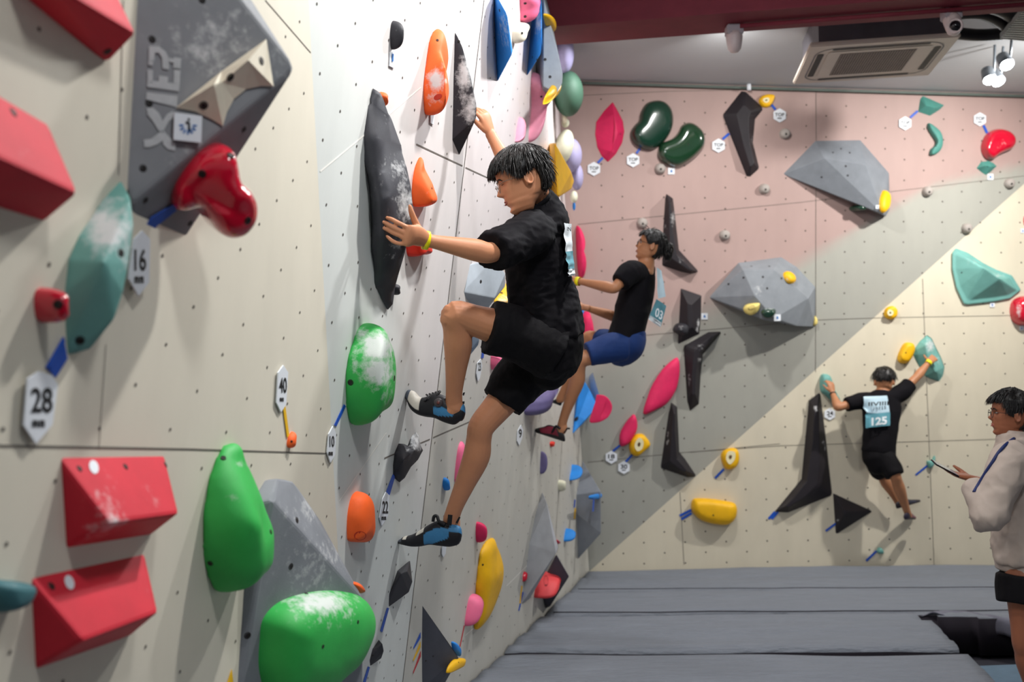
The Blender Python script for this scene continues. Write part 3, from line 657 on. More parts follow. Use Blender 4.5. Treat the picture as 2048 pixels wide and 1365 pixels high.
route_tag('narrow hexagonal tag number 22 under the black horned hold', '6', [(352, 480), (368, 446), (384, 462), (378, 560), (348, 610), (337, 570)], '22', (350, 490, 378, 550), (346, 565, 370, 582))
o = hold('orange bullet-shaped hold low on the wall', ORANGE, '6', [(236, 444), (258, 465), (272, 530), (280, 620), (278, 660), (262, 684), (225, 688), (185, 682), (178, 650), (180, 560), (195, 480), (215, 448)], .07, p=.72, q=.75, kmin=.7)
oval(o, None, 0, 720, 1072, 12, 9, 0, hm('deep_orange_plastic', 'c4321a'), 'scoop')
solid('black kite-shaped hold with blue tape tail', BLACK, '6', [(487, 773, 0), (425, 825, 0), (378, 958, 0), (375, 1010, 0), (455, 950, 0), (495, 880, .05), (478, 930, .045), (470, 830, .04), (440, 840, .03)], anchor=(410, 900), name='climbing_hold', cat='climbing hold', bev=.004, bolt=[(398, 912)], br=.003, div=.02)
tape('blue tape strip hanging below the black kite-shaped hold', '6', [(374, 1006), (383, 1008), (350, 1125), (341, 1118)])
solid('small black kite-shaped hold lowest on the wall', BLACK, '6', [(335, 1158, 0), (300, 1210, 0), (285, 1270, 0), (288, 1294, 0), (330, 1260, 0), (357, 1215, .035), (350, 1180, .03), (345, 1250, .02)], anchor=(312, 1230), name='climbing_hold', cat='climbing hold', bev=.003, bolt=[(303, 1236)], br=.003, div=.02)
tape('blue tape strip hanging below the lowest small black hold', '6', [(282, 1290), (290, 1294), (268, 1372), (258, 1366)])
# dark triangular volume
tv, FT = solid('dark grey triangular volume low on the wall with a yellow hold', DGREY, '6', [(537, 983, 0), (537, 1200, 0), (540, 1400, 0), (560, 1460, 0), (640, 1400, 0), (640, 1200, 0), (716, 1243, .11), (720, 1250, .11)], anchor=(560, 1230), bolt=[(560, 1262), (595, 1240)], br=.004)
FTf = fr3(FT, [(537, 983, 0), (540, 1400, 0), (716, 1243, .11)])
hold('small yellow hold at the tip of the dark triangular volume', YEL, '6', [(660, 1318), (672, 1285), (700, 1255), (740, 1250), (745, 1262), (735, 1285), (700, 1305), (668, 1320)], .025, frame=Fr(FT.pt(912, 1325, .10), FT.n), auto=False, p=.6, bolt=[(718, 1270, .003)])
hold('small blue hold on the far side of the dark triangular volume', BLUE, '6', [(686, 1172), (702, 1175), (722, 1205), (721, 1240), (705, 1228), (690, 1205)], .02, frame=Fr(FT.pt(911, 1300, .07), FT.n), auto=False, p=.6)
for nm, m_, a, b in (('blue', M_tape, (535, 1125), (502, 1205)), ('yellow', M_tapey, (535, 1170), (500, 1265)), ('red', M_taper, (536, 1215), (500, 1325))):
    tape('%s tape strip fanning left of the dark triangular volume' % nm, '6', [a, (a[0], a[1]+26), b, (b[0], b[1]-8)], m_)
# between seam and far corner
hold('small bright blue hold behind the climber\'s lower calf', BLUE, '6', [(645, 378), (660, 382), (676, 425), (665, 437), (648, 436), (640, 410)], .03)
hold('pale pink leaf hold behind the climber\'s lower shin', PALEP, '6', [(733, 202), (745, 235), (748, 300), (725, 370), (700, 400), (700, 350), (710, 260), (720, 215)], .035)
hold('crimson half-round hold right of the climber\'s lower heel', PINK, '6', [(808, 590), (835, 600), (848, 635), (838, 665), (810, 690), (801, 670), (801, 610)], .06)
hold('big yellow crescent hold low beyond the climber\'s foot', YEL, '6', [(878, 660), (895, 685), (930, 730), (945, 800), (940, 880), (910, 970), (870, 1050), (800, 1115), (788, 1100), (795, 960), (805, 830), (820, 730), (850, 675)], .10, spine=[(890, 760, .06), (905, 850, .09), (860, 980, .07)], bolt=[(835, 798, .005), (805, 760, .004)], p=.8, chalk=[(920, 850, 10, 40, .3)])
hold('rounded pink hold below the big yellow crescent', PALEP, '6', [(790, 938), (815, 950), (833, 985), (828, 1020), (800, 1055), (765, 1080), (748, 1092), (752, 1040), (768, 960)], .08)
flat('marking_tape', M_taper, fr(926, 1276), Z('6', strip((747, 1092), (723, 1208), 3)), .004, label='thin red tape below the rounded pink hold', cat='tape')
route_tag('small white tag just under the climber\'s lower shoe', '6', [(640, 708), (660, 708), (655, 745), (645, 762), (638, 745)])
# upper far part
def blue_fin(label, z, pts, ch): return solid(label, BLUE, z, pts, anchor=(pts[0][0]+10, (pts[0][1]+pts[3][1])/2), name='climbing_hold', cat='climbing hold', bev=.006, chalk=ch, div=.04)
solid('blue fin-shaped hold with chalk smears at the top', BLUE, '4', [(1201, -60, 0), (1201, 120, 0), (1212, 400, 0), (1220, 540, 0), (1250, 300, 0), (1228, 0, .05), (1282, 95, .10), (1318, 330, .12), (1310, 360, .12), (1265, 430, .05)], anchor=(1208, 200), name='climbing_hold', cat='climbing hold', bev=.006, chalk=[(1255, 200, 35, 120, .6), (1290, 300, 25, 60, .4)], bolt=[(1232, 68)], br=.006, div=.03)
solid('second blue fin-shaped hold right of the pink one at the top', BLUE, '4', [(1476, -60, 0), (1440, 160, 0), (1425, 350, 0), (1411, 498, 0), (1460, 300, 0), (1500, 0, .10), (1508, 160, .12), (1503, 345, .12), (1465, 410, .05), (1478, -20, .03)], anchor=(1440, 200), name='climbing_hold', cat='climbing hold', bev=.006, chalk=[(1480, 160, 25, 130, .65)], bolt=[(1446, 372), (1475, 388)], br=.006, div=.03)
hold('pale pink hold between the two blue fins', PALEP, '4', [(1368, -50), (1440, -60), (1455, 0), (1430, 60), (1385, 140), (1368, 138), (1366, 60)], .10, bolt=[(1398, 22, .007), (1398, 108, .006)])
hold('round beige ball hold beside the blue fin', BEIGE, '4', [(1350, 150), (1378, 148), (1390, 185), (1380, 235), (1345, 270), (1318, 280), (1314, 230), (1320, 180)], .07, p=.55, bolt=[(1378, 215, .006)])
gvt, FGT = solid('tall grey volume under the red beam with a yellow hold', hm('grey_volume_paint_far', '9aa0a6', .7), '4', [(1500, -20, 0), (1478, 300, 0), (1472, 420, 0), (1500, 640, 0), (1508, 712, 0), (1545, 600, 0), (1545, 0, 0), (1520, 0, .15), (1610, 330, .30), (1643, 480, .32), (1640, 540, .32), (1600, 610, .22), (1540, 700, .06), (1515, 560, .12)], anchor=(1480, 350), bolt=[(1528, 387), (1560, 500)], br=.008)
hold('small yellow hold on the lower tip of the tall grey volume', YEL, '4', [(1610, 533), (1622, 560), (1600, 610), (1550, 660), (1518, 680), (1525, 640), (1570, 560)], .03, frame=Fr(FGT.pt(1104, 186, .24), FGT.n), auto=False, p=.6)
hold('yellow hold peeking out below the red beam', YEL, '4', [(1522, 88), (1545, 110), (1562, 160), (1562, 210), (1545, 190), (1525, 130)], .05, frame=Fr(FGT.pt(1093, 45, .18), FGT.n), auto=False, p=.6)
hold('upper pale pink drop-shaped hold above the climber\'s head', PALER, '4', [(1455, 470), (1485, 510), (1515, 580), (1520, 650), (1490, 730), (1450, 860), (1425, 925), (1422, 880), (1440, 700), (1435, 550), (1440, 490)], .10, bolt=[(1504, 628, .006)])
hold('lower pale pink hold just behind the climber\'s hair', PALER, '4', [(1362, 760), (1380, 800), (1385, 870), (1370, 920), (1335, 925), (1335, 900), (1348, 800)], .05, bolt=[])
def rim(label, m, z, c, rx, ry, depth, zsq=1.0, name='climbing_hold', chalk=None, rot=0):      # ball hold on the far wall seen edge on
    P = at(*Z(z, [c])[0], depth); bm = bmesh.new(); s = 1/ZM[z][0]*depth/F
    bmesh.ops.create_uvsphere(bm, u_segments=28, v_segments=18, radius=1)
    bmesh.ops.transform(bm, matrix=Matrix.Rotation(rot, 4, 'Y') @ Matrix.Diagonal((rx*s, max(rx, ry)*s*.9*zsq, ry*s, 1)), verts=bm.verts); bmesh.ops.translate(bm, verts=bm.verts, vec=P)
    hN = SURF['C'].find_nearest(P)
    o_ = link(name, bm, m, origin=P)
    return tag(o_, label, 'climbing hold')
rim('lilac ball hold below the left end of the red beam', LILAC, '4', (1655, 350), 62, 125, 8.0)
rim('large dull green ball hold at the far wall corner', OLIVEG, '4', (1680, 610), 98, 148, 8.1)
rim('small beige knob under the dull green ball', BEIGE, '4', (1655, 760), 20, 44, 8.2)
rim('tiny cream knob under the dull green ball', CREAM, '4', (1660, 800), 26, 30, 8.3)
rim('pale cream ball hold at the far wall corner', CREAM, '4', (1650, 955), 62, 115, 8.3, rot=.25)
rim('upper lilac ball hold behind the yellow fin', LILAC, '4', (1700, 1010), 68, 110, 8.5)
rim('lower lilac ball hold behind the yellow fin', LILAC, '4', (1735, 1150), 42, 88, 8.7)
rim('small pale green knob right of the climber\'s nape', CREAM, '4', (1715, 1280), 25, 40, 8.7)
rim('tiny blue knob at the far corner behind the shoulder', BLUE, '4', (1716, 1340), 10, 30, 8.9)
solid('large yellow fin-shaped hold behind the climber\'s head', YEL, '4', [(1560, 930, 0), (1540, 1150, 0), (1560, 1300, 0), (1640, 1200, 0), (1588, 925, .12), (1610, 960, .14), (1700, 1120, .2), (1718, 1180, .2), (1700, 1230, .19), (1610, 1288, .14)], frame=fr(1090, 340, ('C',)), name='climbing_hold', cat='climbing hold', bev=.012)
# middle far part, behind the climber
solid('pale grey volume behind the climber\'s torso', LGREY, '5', [(1040, 420, 0), (998, 600, 0), (1010, 640, 0), (1060, 700, 0), (1120, 760, 0), (1180, 420, 0), (1200, 640, .10), (1270, 480, .12), (1270, 560, .10), (1200, 380, .08)], anchor=(1010, 560), bolt=[(1110, 532)], br=.008)
hold('yellow hold visible between the climber\'s torso and thigh', YEL, '5', [(1255, 545), (1290, 580), (1325, 690), (1325, 716), (1260, 705), (1196, 668), (1220, 610)], .10, frame=fr(985, 590, ('C',)), auto=False, chalk=[(1260, 650, 50, 40, .5)], bolt=[(1245, 605, .007)])
solid('bluish grey volume corner behind the climber\'s raised knee', hm('blue_grey_volume', '8fa3bb', .6), '5', [(1035, 850, 0), (1075, 870, .03), (1105, 905, .06), (1095, 945, .05), (1045, 1015, 0), (1030, 1000, 0)], anchor=(1040, 930), div=.06)
tape('blue tape behind the climber\'s thigh above tag 23', '5', [(1128, 920), (1142, 945), (1128, 1030), (1114, 1030)])
route_tag('narrow tag number 23 between the climber\'s legs', '5', [(1090, 1060), (1112, 1035), (1120, 1080), (1105, 1160), (1092, 1180), (1083, 1130)], '23', (1094, 1058, 1112, 1112), None)
hold('pink hold showing behind the climber\'s shorts', PALEP, '5', [(1180, 1010), (1230, 1015), (1225, 1060), (1185, 1105), (1174, 1080), (1174, 1030)], .06)
hold('purple dome hold under the climber\'s shorts', PURP, '5', [(1400, 1290), (1430, 1230), (1500, 1180), (1555, 1190), (1562, 1240), (1545, 1300), (1500, 1360), (1430, 1400), (1395, 1390), (1393, 1340)], .16, p=.6, chalk=[(1500, 1220, 60, 30, .4)])
route_tag('narrow tag number 9 under the purple dome hold', '6', [(1005, 150), (1020, 122), (1031, 145), (1026, 185), (1012, 222), (1002, 200)], '9', (1009, 142, 1024, 185), None)
hold('small purple hold below tag 9', PURP, '6', [(1118, 250), (1122, 275), (1135, 290), (1138, 320), (1125, 350), (1113, 358), (1112, 320), (1115, 260)], .05)
hold('tiny red foothold under the second climber\'s shoe', hm('scarlet_plastic', 'e8301c', .5), '6', [(1160, 205), (1178, 203), (1174, 225), (1160, 226)], .03)
hold('small white knob on the far part of the wall', CREAM, '6', [(1203, 388), (1214, 392), (1218, 415), (1208, 442), (1199, 435), (1198, 400)], .06, p=.5)
hold('small blue half-disc hold above the other at the far corner', BLUE, 'b5', [(225, 560), (248, 575), (258, 600), (245, 640), (210, 672), (208, 650), (218, 600)], .10)
hold('small blue half-disc hold lower down at the far corner', BLUE, 'b5', [(182, 1008), (200, 1020), (208, 1050), (195, 1080), (168, 1100), (170, 1060)], .09)
hold('tiny red chip above the pale grey pyramid volume', CRIM, 'b5', [(106, 1085), (124, 1095), (126, 1115), (112, 1115)], .03, frame=fr(1100, 1060, ('C',)), auto=False)
solid('light grey pyramid volume low on the far wall', hm('mid_grey_volume', 'a0a2a8', .7), '6', [(1125, 445, 0), (1090, 560, 0), (1060, 700, 0), (1025, 990, 0), (1110, 800, 0), (1140, 600, 0), (1145, 500, .10), (1200, 715, .24), (1190, 740, .24), (1060, 965, .02)], anchor=(1070, 800), bolt=[])
solid('dark grey pyramid volume by the mat', hm('dark_volume_paint', '4a4a55', .7), '6', [(1195, 750, 0), (1130, 870, 0), (1125, 960, 0), (1140, 1010, 0), (1180, 960, 0), (1190, 748, .15), (1252, 855, .26), (1160, 1000, .05)], anchor=(1160, 900), bolt=[])
o = hold('red cup-shaped hold in front of the dark grey pyramid', hm('coral_red_plastic', 'e04448', .5), '6', [(1135, 830), (1150, 850), (1153, 890), (1145, 925), (1120, 935), (1085, 958), (1086, 925), (1100, 870), (1115, 840)], .16, p=.5, q=.6)
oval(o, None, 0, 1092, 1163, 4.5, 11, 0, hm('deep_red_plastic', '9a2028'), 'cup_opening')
hold('small red hold left of the light grey pyramid volume', CRIM, '6', [(1035, 830), (1045, 840), (1040, 870), (1028, 880), (1028, 850)], .03)
for nm, m_, a, b in (('blue', M_tape, (1030, 930), (1010, 1020)), ('yellow', M_tapey, (1025, 900), (1016, 985))):
    tape('%s tape tail below the light grey pyramid volume' % nm, '6', strip(a, b, 5), m_)
bgv, FBG = solid('tall two-tone grey volume in the far corner with a blue hold', hm('slate_volume', '858a93', .7), 'b5', [(300, 530, 0), (255, 770, 0), (255, 900, 0), (268, 1222, 0), (330, 1150, 0), (330, 600, 0), (425, 748, .24), (427, 1040, .24)], anchor=(270, 900), bolt=[])
bm = bmesh.new(); Ft = fr3(FBG, [(300, 530, 0), (255, 770, 0), (425, 748, .24)]) if False else None; bm.free()
hold('blue rail hold on the tall corner volume', BLUE, 'b5', [(345, 780), (380, 768), (420, 762), (421, 790), (390, 802), (350, 800)], .03, frame=Fr(FBG.pt(1190, 993, .2), FBG.n), auto=False, p=.5)
flat('marking_tape', M_tape, Fr(FBG.pt(1187, 1008, .2), FBG.n), Z('b5', strip((378, 800), (372, 888), 9)), .02, label='blue tape hanging from the blue rail hold', cat='tape')
tape('blue tape left of the tall corner volume', 'b5', strip((246, 805), (240, 860), 8)); tape('yellow tape left of the tall corner volume', 'b5', strip((248, 865), (243, 940), 10), M_tapey)
solid('large blue angular hold at the far wall below the second climber', BLUE, 'b5', [(268, 30, 0), (245, 200, 0), (230, 345, 0), (290, 250, 0), (300, 0, 0), (290, -60, .05), (345, 30, .14), (396, 130, .2), (392, 165, .2), (310, 265, .06)], anchor=(262, 150), name='climbing_hold', cat='climbing hold', bolt=[(255, 240)], br=.02)
hold('crimson round hold behind the large blue angular hold', PINK, 'b5', [(400, 70), (430, 90), (455, 140), (450, 190), (420, 240), (370, 268), (350, 250), (370, 180), (390, 120)], .12, frame=fr(1166, 830, ('C',)), auto=False, spine=[(400, 170, .15)], p=.6)
solid('pale grey volume sliver above the crimson round hold', LGREY, 'b5', [(345, -60, 0), (370, -90, .1), (415, 70, .2), (385, 130, .1), (350, 40, 0)], anchor=(300, 60), bolt=[])
hold('upper long pink hold at the far wall edge', PINK, 'b3', [(258, 250), (285, 280), (305, 340), (303, 400), (292, 440), (312, 500), (315, 560), (300, 612), (270, 600), (255, 450), (250, 300)], .14, frame=fr(1150, 520, ('C', 'G')), auto=False, p=.6)
hold('lower long pink hold at the far wall edge', PINK, 'b3', [(300, 860), (335, 850), (355, 900), (368, 960), (365, 1010), (300, 1050), (285, 1010), (285, 900)], .14, frame=fr(1158, 640, ('C', 'G')), auto=False, p=.6)
hold('small blue hold between the two long pink holds', BLUE, 'b3', [(285, 830), (305, 835), (300, 870), (287, 890)], .05, frame=fr(1158, 625, ('C', 'G')), auto=False)
# ================================================================ BACK WALL
FGr = Fr(dg1 + q2*2 + dgd*3, nG); FDr = Fr(f1.copy(), nD)
def bh(label, m, z, sil, h, **k):
    a = Z(z, sil); cx = sum(p[0] for p in a)/len(a); cy = sum(p[1] for p in a)/len(a)
    k.setdefault('frame', fr(cx, cy, ('D', 'G'))); return hold(label, m, z, sil, h, auto=False, **k)
def bt(label, z, a, b, w, m=None): return tape(label, z, strip(a, b, w), m, h=.006)
def top_tag(label, z, cx, cy, r, s='TOP', **k):
    k.setdefault('h', .012)
    return route_tag(label, z, hexa(cx, cy, r), s, (cx-r*.66, cy-r*.34, cx+r*.66, cy+r*.14) if s == 'TOP' else (cx-r*.5, cy-r*.45, cx+r*.5, cy+r*.2), (cx-r*.3, cy+r*.32, cx+r*.3, cy+r*.5), **k)
DKGREY = hm('charcoal_wing_plastic', '221d22', .55, bump=.15)
bh('hot pink leaf-shaped hold at upper left of the back wall', PINK, 'b1', [(508, 715), (450, 775), (392, 855), (385, 940), (400, 1030), (430, 1090), (475, 1135), (530, 1080), (575, 1000), (590, 920), (580, 850), (545, 780)], .09, sharp=True, spine=[(520, 800), (545, 930), (500, 1060)], bev=.008, bolt=[(563, 938)])
bt('blue tape from the hot pink leaf hold to its TOP tag', 'b1', (440, 1105), (405, 1140), 17)
top_tag('TOP tag under the hot pink leaf hold', 'b1', 378, 1183, 50)
bh('rounder dark green blob hold, higher of two, on pink wall', DGREEN, 'b1', [(810, 703), (870, 715), (915, 765), (930, 840), (915, 920), (870, 990), (800, 1045), (740, 1052), (670, 1020), (635, 970), (632, 920), (660, 875), (690, 845), (700, 790), (740, 725)], .12, spine=[(730, 950), (830, 850)], p=.55, bolt=[])
bt('blue tape from the rounder dark green hold to its TOP tag', 'b1', (700, 1040), (675, 1075), 17)
top_tag('TOP tag under the rounder dark green hold', 'b1', 652, 1122, 50)
bh('glossy dark green bean-shaped hold, lower of two, on pink wall', hm('glossy_green_plastic', '1a3a24', .12, coat=1, bump=0), 'b1', [(1040, 857), (1095, 880), (1140, 930), (1152, 990), (1130, 1050), (1060, 1120), (980, 1168), (930, 1172), (860, 1140), (822, 1100), (820, 1060), (840, 1010), (920, 970), (960, 930), (985, 880)], .11, spine=[(890, 1070), (1010, 1040), (1060, 960)], p=.55, bolt=[(1038, 1010, .006)])
KN = []
def knob(z, x, y, where):
    if not KN:
        o = bh('round grey screw-on knob hold ' + where, GKNOB, z, [(x+38*math.cos(t*math.pi/4)*ZM[z][0]/3.5, y+38*math.sin(t*math.pi/4)*ZM[z][0]/3.5) for t in range(8)], .06, p=.55, bolt=[(x+8, y+2, .009)], group='round grey knobs on the back wall')
        KN.append((o, frame_of(z, x, y)))
    else:
        src, fs_ = KN[0]; F1 = frame_of(z, x, y); c = src.copy(); col.objects.link(c)
        rot = fs_.n.rotation_difference(F1.n)
        c.location = F1.p; c.rotation_mode = 'QUATERNION'; c.rotation_quaternion = rot; c['label'] = 'round grey screw-on knob hold ' + where
        for ch in src.children:
            d = ch.copy(); col.objects.link(d); d.parent = c; d.matrix_parent_inverse = ch.matrix_parent_inverse
def frame_of(z, x, y): return fr(*Z(z, [(x, y)])[0], ('D', 'G'))
knob('b1', 838, 1183, 'just under the glossy bean-shaped hold'); knob('b1', 1710, 938, 'beneath the small yellow top hold'); knob('b1', 1567, 1325, 'left of the upper grey volume')
knob('b3', 713, 233, 'directly above the second climber\'s head'); knob('b3', 1290, 318, 'on the pink area above the lower grey volume')
knob('b4', 1095, 65, 'right of the upper grey volume\'s yellow hold'); knob('b4', 1388, 340, 'on the grey band above the big mint hold'); knob('b4', 1705, 5, 'on the grey band near the right edge')
sq = lambda cx, cy, r: [(cx-r, cy-r), (cx+r, cy-r), (cx+r, cy+r), (cx-r, cy+r)]
def small_tag(label, z, cx, cy, r, **k):
    o = route_tag(label, z, sq(cx, cy, r), **k); F1 = k.get('frame') or frame_of(z, cx, cy)
    bm = bmesh.new(); poly(bm, F1, Z(z, [(cx-r*.2, cy-r*.4), (cx+r*.2, cy-r*.4), (cx+r*.35, cy+r*.4), (cx-r*.35, cy+r*.4)]), k.get('h', .008)+.0015); link('print', bm, M_bluep, origin=F1.pt(*Z(z, [(cx, cy)])[0], .01), parent=o, smooth=False)
small_tag('small square tag under the glossy bean-shaped hold', 'b1', 920, 1198, 23)
bh('black boomerang hold at the top of the pink wall', DKGREY, 'b1', [(1410, 638), (1440, 642), (1552, 745), (1558, 770), (1505, 835), (1490, 1000), (1532, 1170), (1528, 1185), (1470, 1238), (1445, 1235), (1282, 820), (1282, 800)], .09, sharp=True, spine=[(1420, 800), (1430, 900), (1440, 980), (1470, 1130)], bev=.006, cut=.35, chalk=[(1490, 990, 25, 60, .35)], bolt=[(1408, 982, .010)])
bt('blue tape from the black boomerang hold to its TOP tag', 'b1', (1325, 935), (1278, 975), 17)
top_tag('TOP tag left of the black boomerang hold', 'b1', 1250, 1020, 50)
def donut(label, z, sil, h, opening, bolt=None, m=YEL):
    o = bh(label, m, z, sil, h, p=.42, q=.7, cut=.12); a = Z(z, opening)
    cx = sum(p[0] for p in a)/len(a); cy = sum(p[1] for p in a)/len(a); F1 = Fr(fr(cx, cy, ('D', 'G')).p, fr(cx, cy, ('D', 'G')).n)
    bm = bmesh.new(); poly(bm, F1, [tuple(v) for v in crom([V(p) for p in a], 4)], h+.003); link('rubbed_patch', bm, hm('chalked_yellow', 'e9dfb4', .7), origin=F1.pt(cx, cy, h), parent=o, smooth=False)
    bm = bmesh.new(); poly(bm, F1, [(cx + (p[0]-cx)*.36, cy + (p[1]-cy)*.36) for p in a], h+.0045); link('bolt_hole', bm, hm('brown_recess', '5a4220', .7), origin=F1.pt(cx, cy, h), parent=o, smooth=False); return o
donut('small yellow top hold right of the black boomerang', 'b1', [(1530, 705), (1555, 672), (1600, 662), (1637, 672), (1628, 710), (1605, 745), (1572, 755), (1545, 740)], .05, [(1565, 690), (1600, 684), (1605, 708), (1585, 720), (1565, 710)])
bt('blue tape from the small yellow top hold to its TOP tag', 'b1', (1620, 733), (1650, 768), 17)
top_tag('TOP tag right of the small yellow top hold', 'b1', 1678, 808, 50)
# upper volume
v1, FV1 = solid('upper grey faceted volume on the pink wall with yellow hold at its corner', hm('back_grey_volume', '7b8087', .7), 'b2', [(20, 1300, 0), (265, 1048, 0), (600, 1043, 0), (815, 1290, 0), (820, 1560, .0), (790, 1616, .03), (330, 1180, .18), (640, 1230, .22), (770, 1600, .20), (400, 1440, .08)], frame=fr(1670, 340, ('D', 'G')), bolt=[(395, 1138), (520, 1140), (490, 1240), (310, 1322), (505, 1310), (455, 1110)], br=.008, chalk=[(580, 1470, 60, 80, .15)], div=.12)
def on_obj(o, px, py): 
    h = surf_hit(o, px, py); n = h[1] if h[1].dot(CAM-h[0]) > 0 else -h[1]; return Fr(h[0], n)
hold('yellow oval hold at the lower right corner of the upper grey volume', YEL, 'b4', [(770, 57), (800, 80), (808, 130), (795, 200), (765, 225), (745, 190), (742, 130), (755, 80)], .05, frame=on_obj(v1, 1765, 400), auto=False, p=.5)
small_tag('tiny white tag beside the yellow oval on the upper grey volume', 'b4', 728, 180, 14, frame=on_obj(v1, 1755, 412), h=.006)
bh('dark green hold peeking out below the upper grey volume', DGREEN, 'b4', [(515, 190), (560, 165), (605, 200), (600, 212), (540, 216)], .16, p=.5)
# teal pieces upper right
TEAL = hm('teal_rough_plastic', '4b8a80', .6)
bh('teal ragged hold at the top right of the pink wall', TEAL, 'b2', [(1065, 715), (1225, 785), (1190, 820), (1118, 865), (1030, 835), (1045, 740)], .07, sharp=True, spine=[(1090, 790), (1150, 805)], bev=.005)
bt('blue tape from the teal ragged hold to its TOP tag', 'b2', (1028, 828), (972, 878), 17)
top_tag('TOP tag left of the teal ragged hold', 'b2', 934, 920, 52)
bh('teal crescent hold below the teal ragged hold', TEAL, 'b2', [(1100, 918), (1150, 945), (1195, 990), (1210, 1050), (1200, 1110), (1165, 1150), (1118, 1162), (1115, 1120), (1150, 1085), (1158, 1055), (1125, 1010), (1100, 960)], .06, spine=[(1120, 950), (1170, 1010), (1182, 1070), (1150, 1125), (1130, 1145)], p=.7, bolt=[(1163, 1090)])
top_tag('TOP tag above the red bean hold at upper right', 'b2', 1492, 890, 52)
bt('blue tape between that TOP tag and the red bean hold', 'b2', (1518, 935), (1545, 992), 19)
bh('glossy red bean-shaped hold at the upper right', CRIM, 'b2', [(1620, 962), (1690, 978), (1735, 1020), (1742, 1070), (1715, 1115), (1660, 1140), (1610, 1165), (1580, 1192), (1540, 1190), (1505, 1150), (1495, 1090), (1520, 1020), (1560, 980)], .12, spine=[(1560, 1110), (1600, 1050), (1670, 1050)], p=.55, chalk=[(1660, 1080, 50, 50, .3)])
bh('small teal hold under the red bean hold', TEAL, 'b2', [(1500, 1208), (1555, 1200), (1590, 1215), (1618, 1240), (1570, 1285), (1535, 1308), (1500, 1285), (1465, 1255)], .06, sharp=True, spine=[(1520, 1240), (1570, 1245)], bev=.004, bolt=[(1548, 1242)])
small_tag('small square tag under the small teal hold', 'b2', 1570, 1320, 22)
# charcoal wing holds
bh('charcoal boomerang hold behind the second climber\'s head', DKGREY, 'b3', [(885, 28), (930, 60), (945, 180), (972, 420), (1100, 560), (1105, 575), (1060, 588), (990, 575), (855, 530), (862, 280), (876, 60)], .10, sharp=True, spine=[(905, 110), (915, 300), (920, 450), (1000, 520), (1050, 560)], bev=.005, cut=.25, chalk=[(930, 200, 20, 60, .5), (880, 260, 12, 30, .35), (985, 490, 30, 30, .35)])
bh('charcoal four-sided hold right of the second climber', DKGREY, 'b3', [(985, 690), (1130, 740), (1128, 870), (1115, 1010), (970, 1080), (965, 1060), (975, 880)], .09, sharp=True, spine=[(1040, 820), (1050, 950)], bev=.005, cut=.2, chalk=[(1108, 930, 10, 30, .8), (1100, 980, 10, 20, .6)])
bh('small knobbly black hold on the left of the charcoal four-sided hold', BLACK, 'b3', [(935, 960), (960, 935), (1010, 935), (1028, 965), (1020, 1005), (985, 1020), (950, 1000), (930, 985)], .13, p=.5, chalk=[(985, 965, 30, 25, .35)])
small_tag('small square tag right of the charcoal four-sided hold', 'b3', 1152, 886, 22)
bh('charcoal slanting boomerang hold pointing to the lower grey volume', DKGREY, 'b3', [(1180, 995), (1262, 992), (1266, 1005), (1140, 1155), (1125, 1290), (1112, 1500), (1050, 1550), (1030, 1480), (1005, 1110), (1010, 1090)], .09, sharp=True, spine=[(1200, 1030), (1110, 1120), (1075, 1200), (1070, 1400)], bev=.005, cut=.25, chalk=[(1120, 1100, 40, 40, .3), (1045, 1320, 12, 60, .45), (1115, 1190, 20, 25, .5)])
bh('hot pink leaf-shaped hold in the middle of the grey area', PINK, 'b5', [(950, -195), (975, -160), (972, -40), (940, 60), (880, 140), (800, 180), (735, 212), (716, 200), (730, 130), (780, 0), (850, -110)], .08, spine=[(930, -120), (890, 40), (780, 160)], p=.9, q=.9)
bh('small hot pink leaf-shaped hold above tag 18', PINK, 'b5', [(655, 203), (675, 240), (680, 300), (660, 350), (625, 405), (575, 432), (555, 415), (555, 350), (580, 290), (620, 235)], .07, spine=[(655, 250), (640, 330), (590, 400)], p=.85)
bt('blue tape from the small pink leaf hold to tag 18', 'b5', (560, 425), (510, 465), 14)
top_tag('round tag number 18 under the small pink leaf hold', 'b5', 500, 508, 46, '18')
donut('yellow chunky hold right of the small pink leaf hold', 'b5', [(695, 343), (725, 350), (760, 395), (762, 425), (720, 465), (675, 497), (635, 480), (622, 430), (635, 380), (665, 350)], .09, [(700, 372), (725, 400), (715, 450), (680, 465), (662, 430), (675, 390)])
bt('blue tape from the yellow chunky hold to tag 30', 'b5', (645, 492), (600, 540), 14)
top_tag('round tag number 30 under the yellow chunky hold', 'b5', 588, 580, 46, '30')
bh('charcoal boomerang hold by the lower edge of the grey area', DKGREY, 'b5', [(920, 125), (960, 155), (975, 470), (1015, 520), (1090, 632), (1085, 645), (1030, 648), (848, 585), (845, 570), (900, 200)], .10, sharp=True, spine=[(935, 220), (925, 400), (920, 510), (1000, 590)], bev=.005, cut=.25, chalk=[(893, 400, 10, 14, .9), (895, 345, 8, 30, .5)])
donut('yellow chunky hold on the upper cream area with tape pointing down-left', 'b5', [(1330, 443), (1370, 448), (1386, 480), (1385, 535), (1360, 580), (1310, 592), (1285, 570), (1265, 510), (1280, 465)], .09, [(1325, 465), (1365, 475), (1362, 525), (1330, 558), (1305, 530), (1305, 490)])
bt('blue tape under the yellow chunky hold on the cream area', 'b5', (1288, 590), (1225, 655), 16)
bh('big rounded yellow sausage hold low on the cream wall', YEL, 'b5', [(1085, 793), (1200, 797), (1340, 820), (1368, 845), (1372, 890), (1355, 940), (1305, 978), (1220, 975), (1130, 950), (1080, 910), (1055, 870), (1058, 820)], .14, spine=[(1130, 870), (1290, 890)], p=.5, q=.8, bolt=[(1213, 915, .007)])
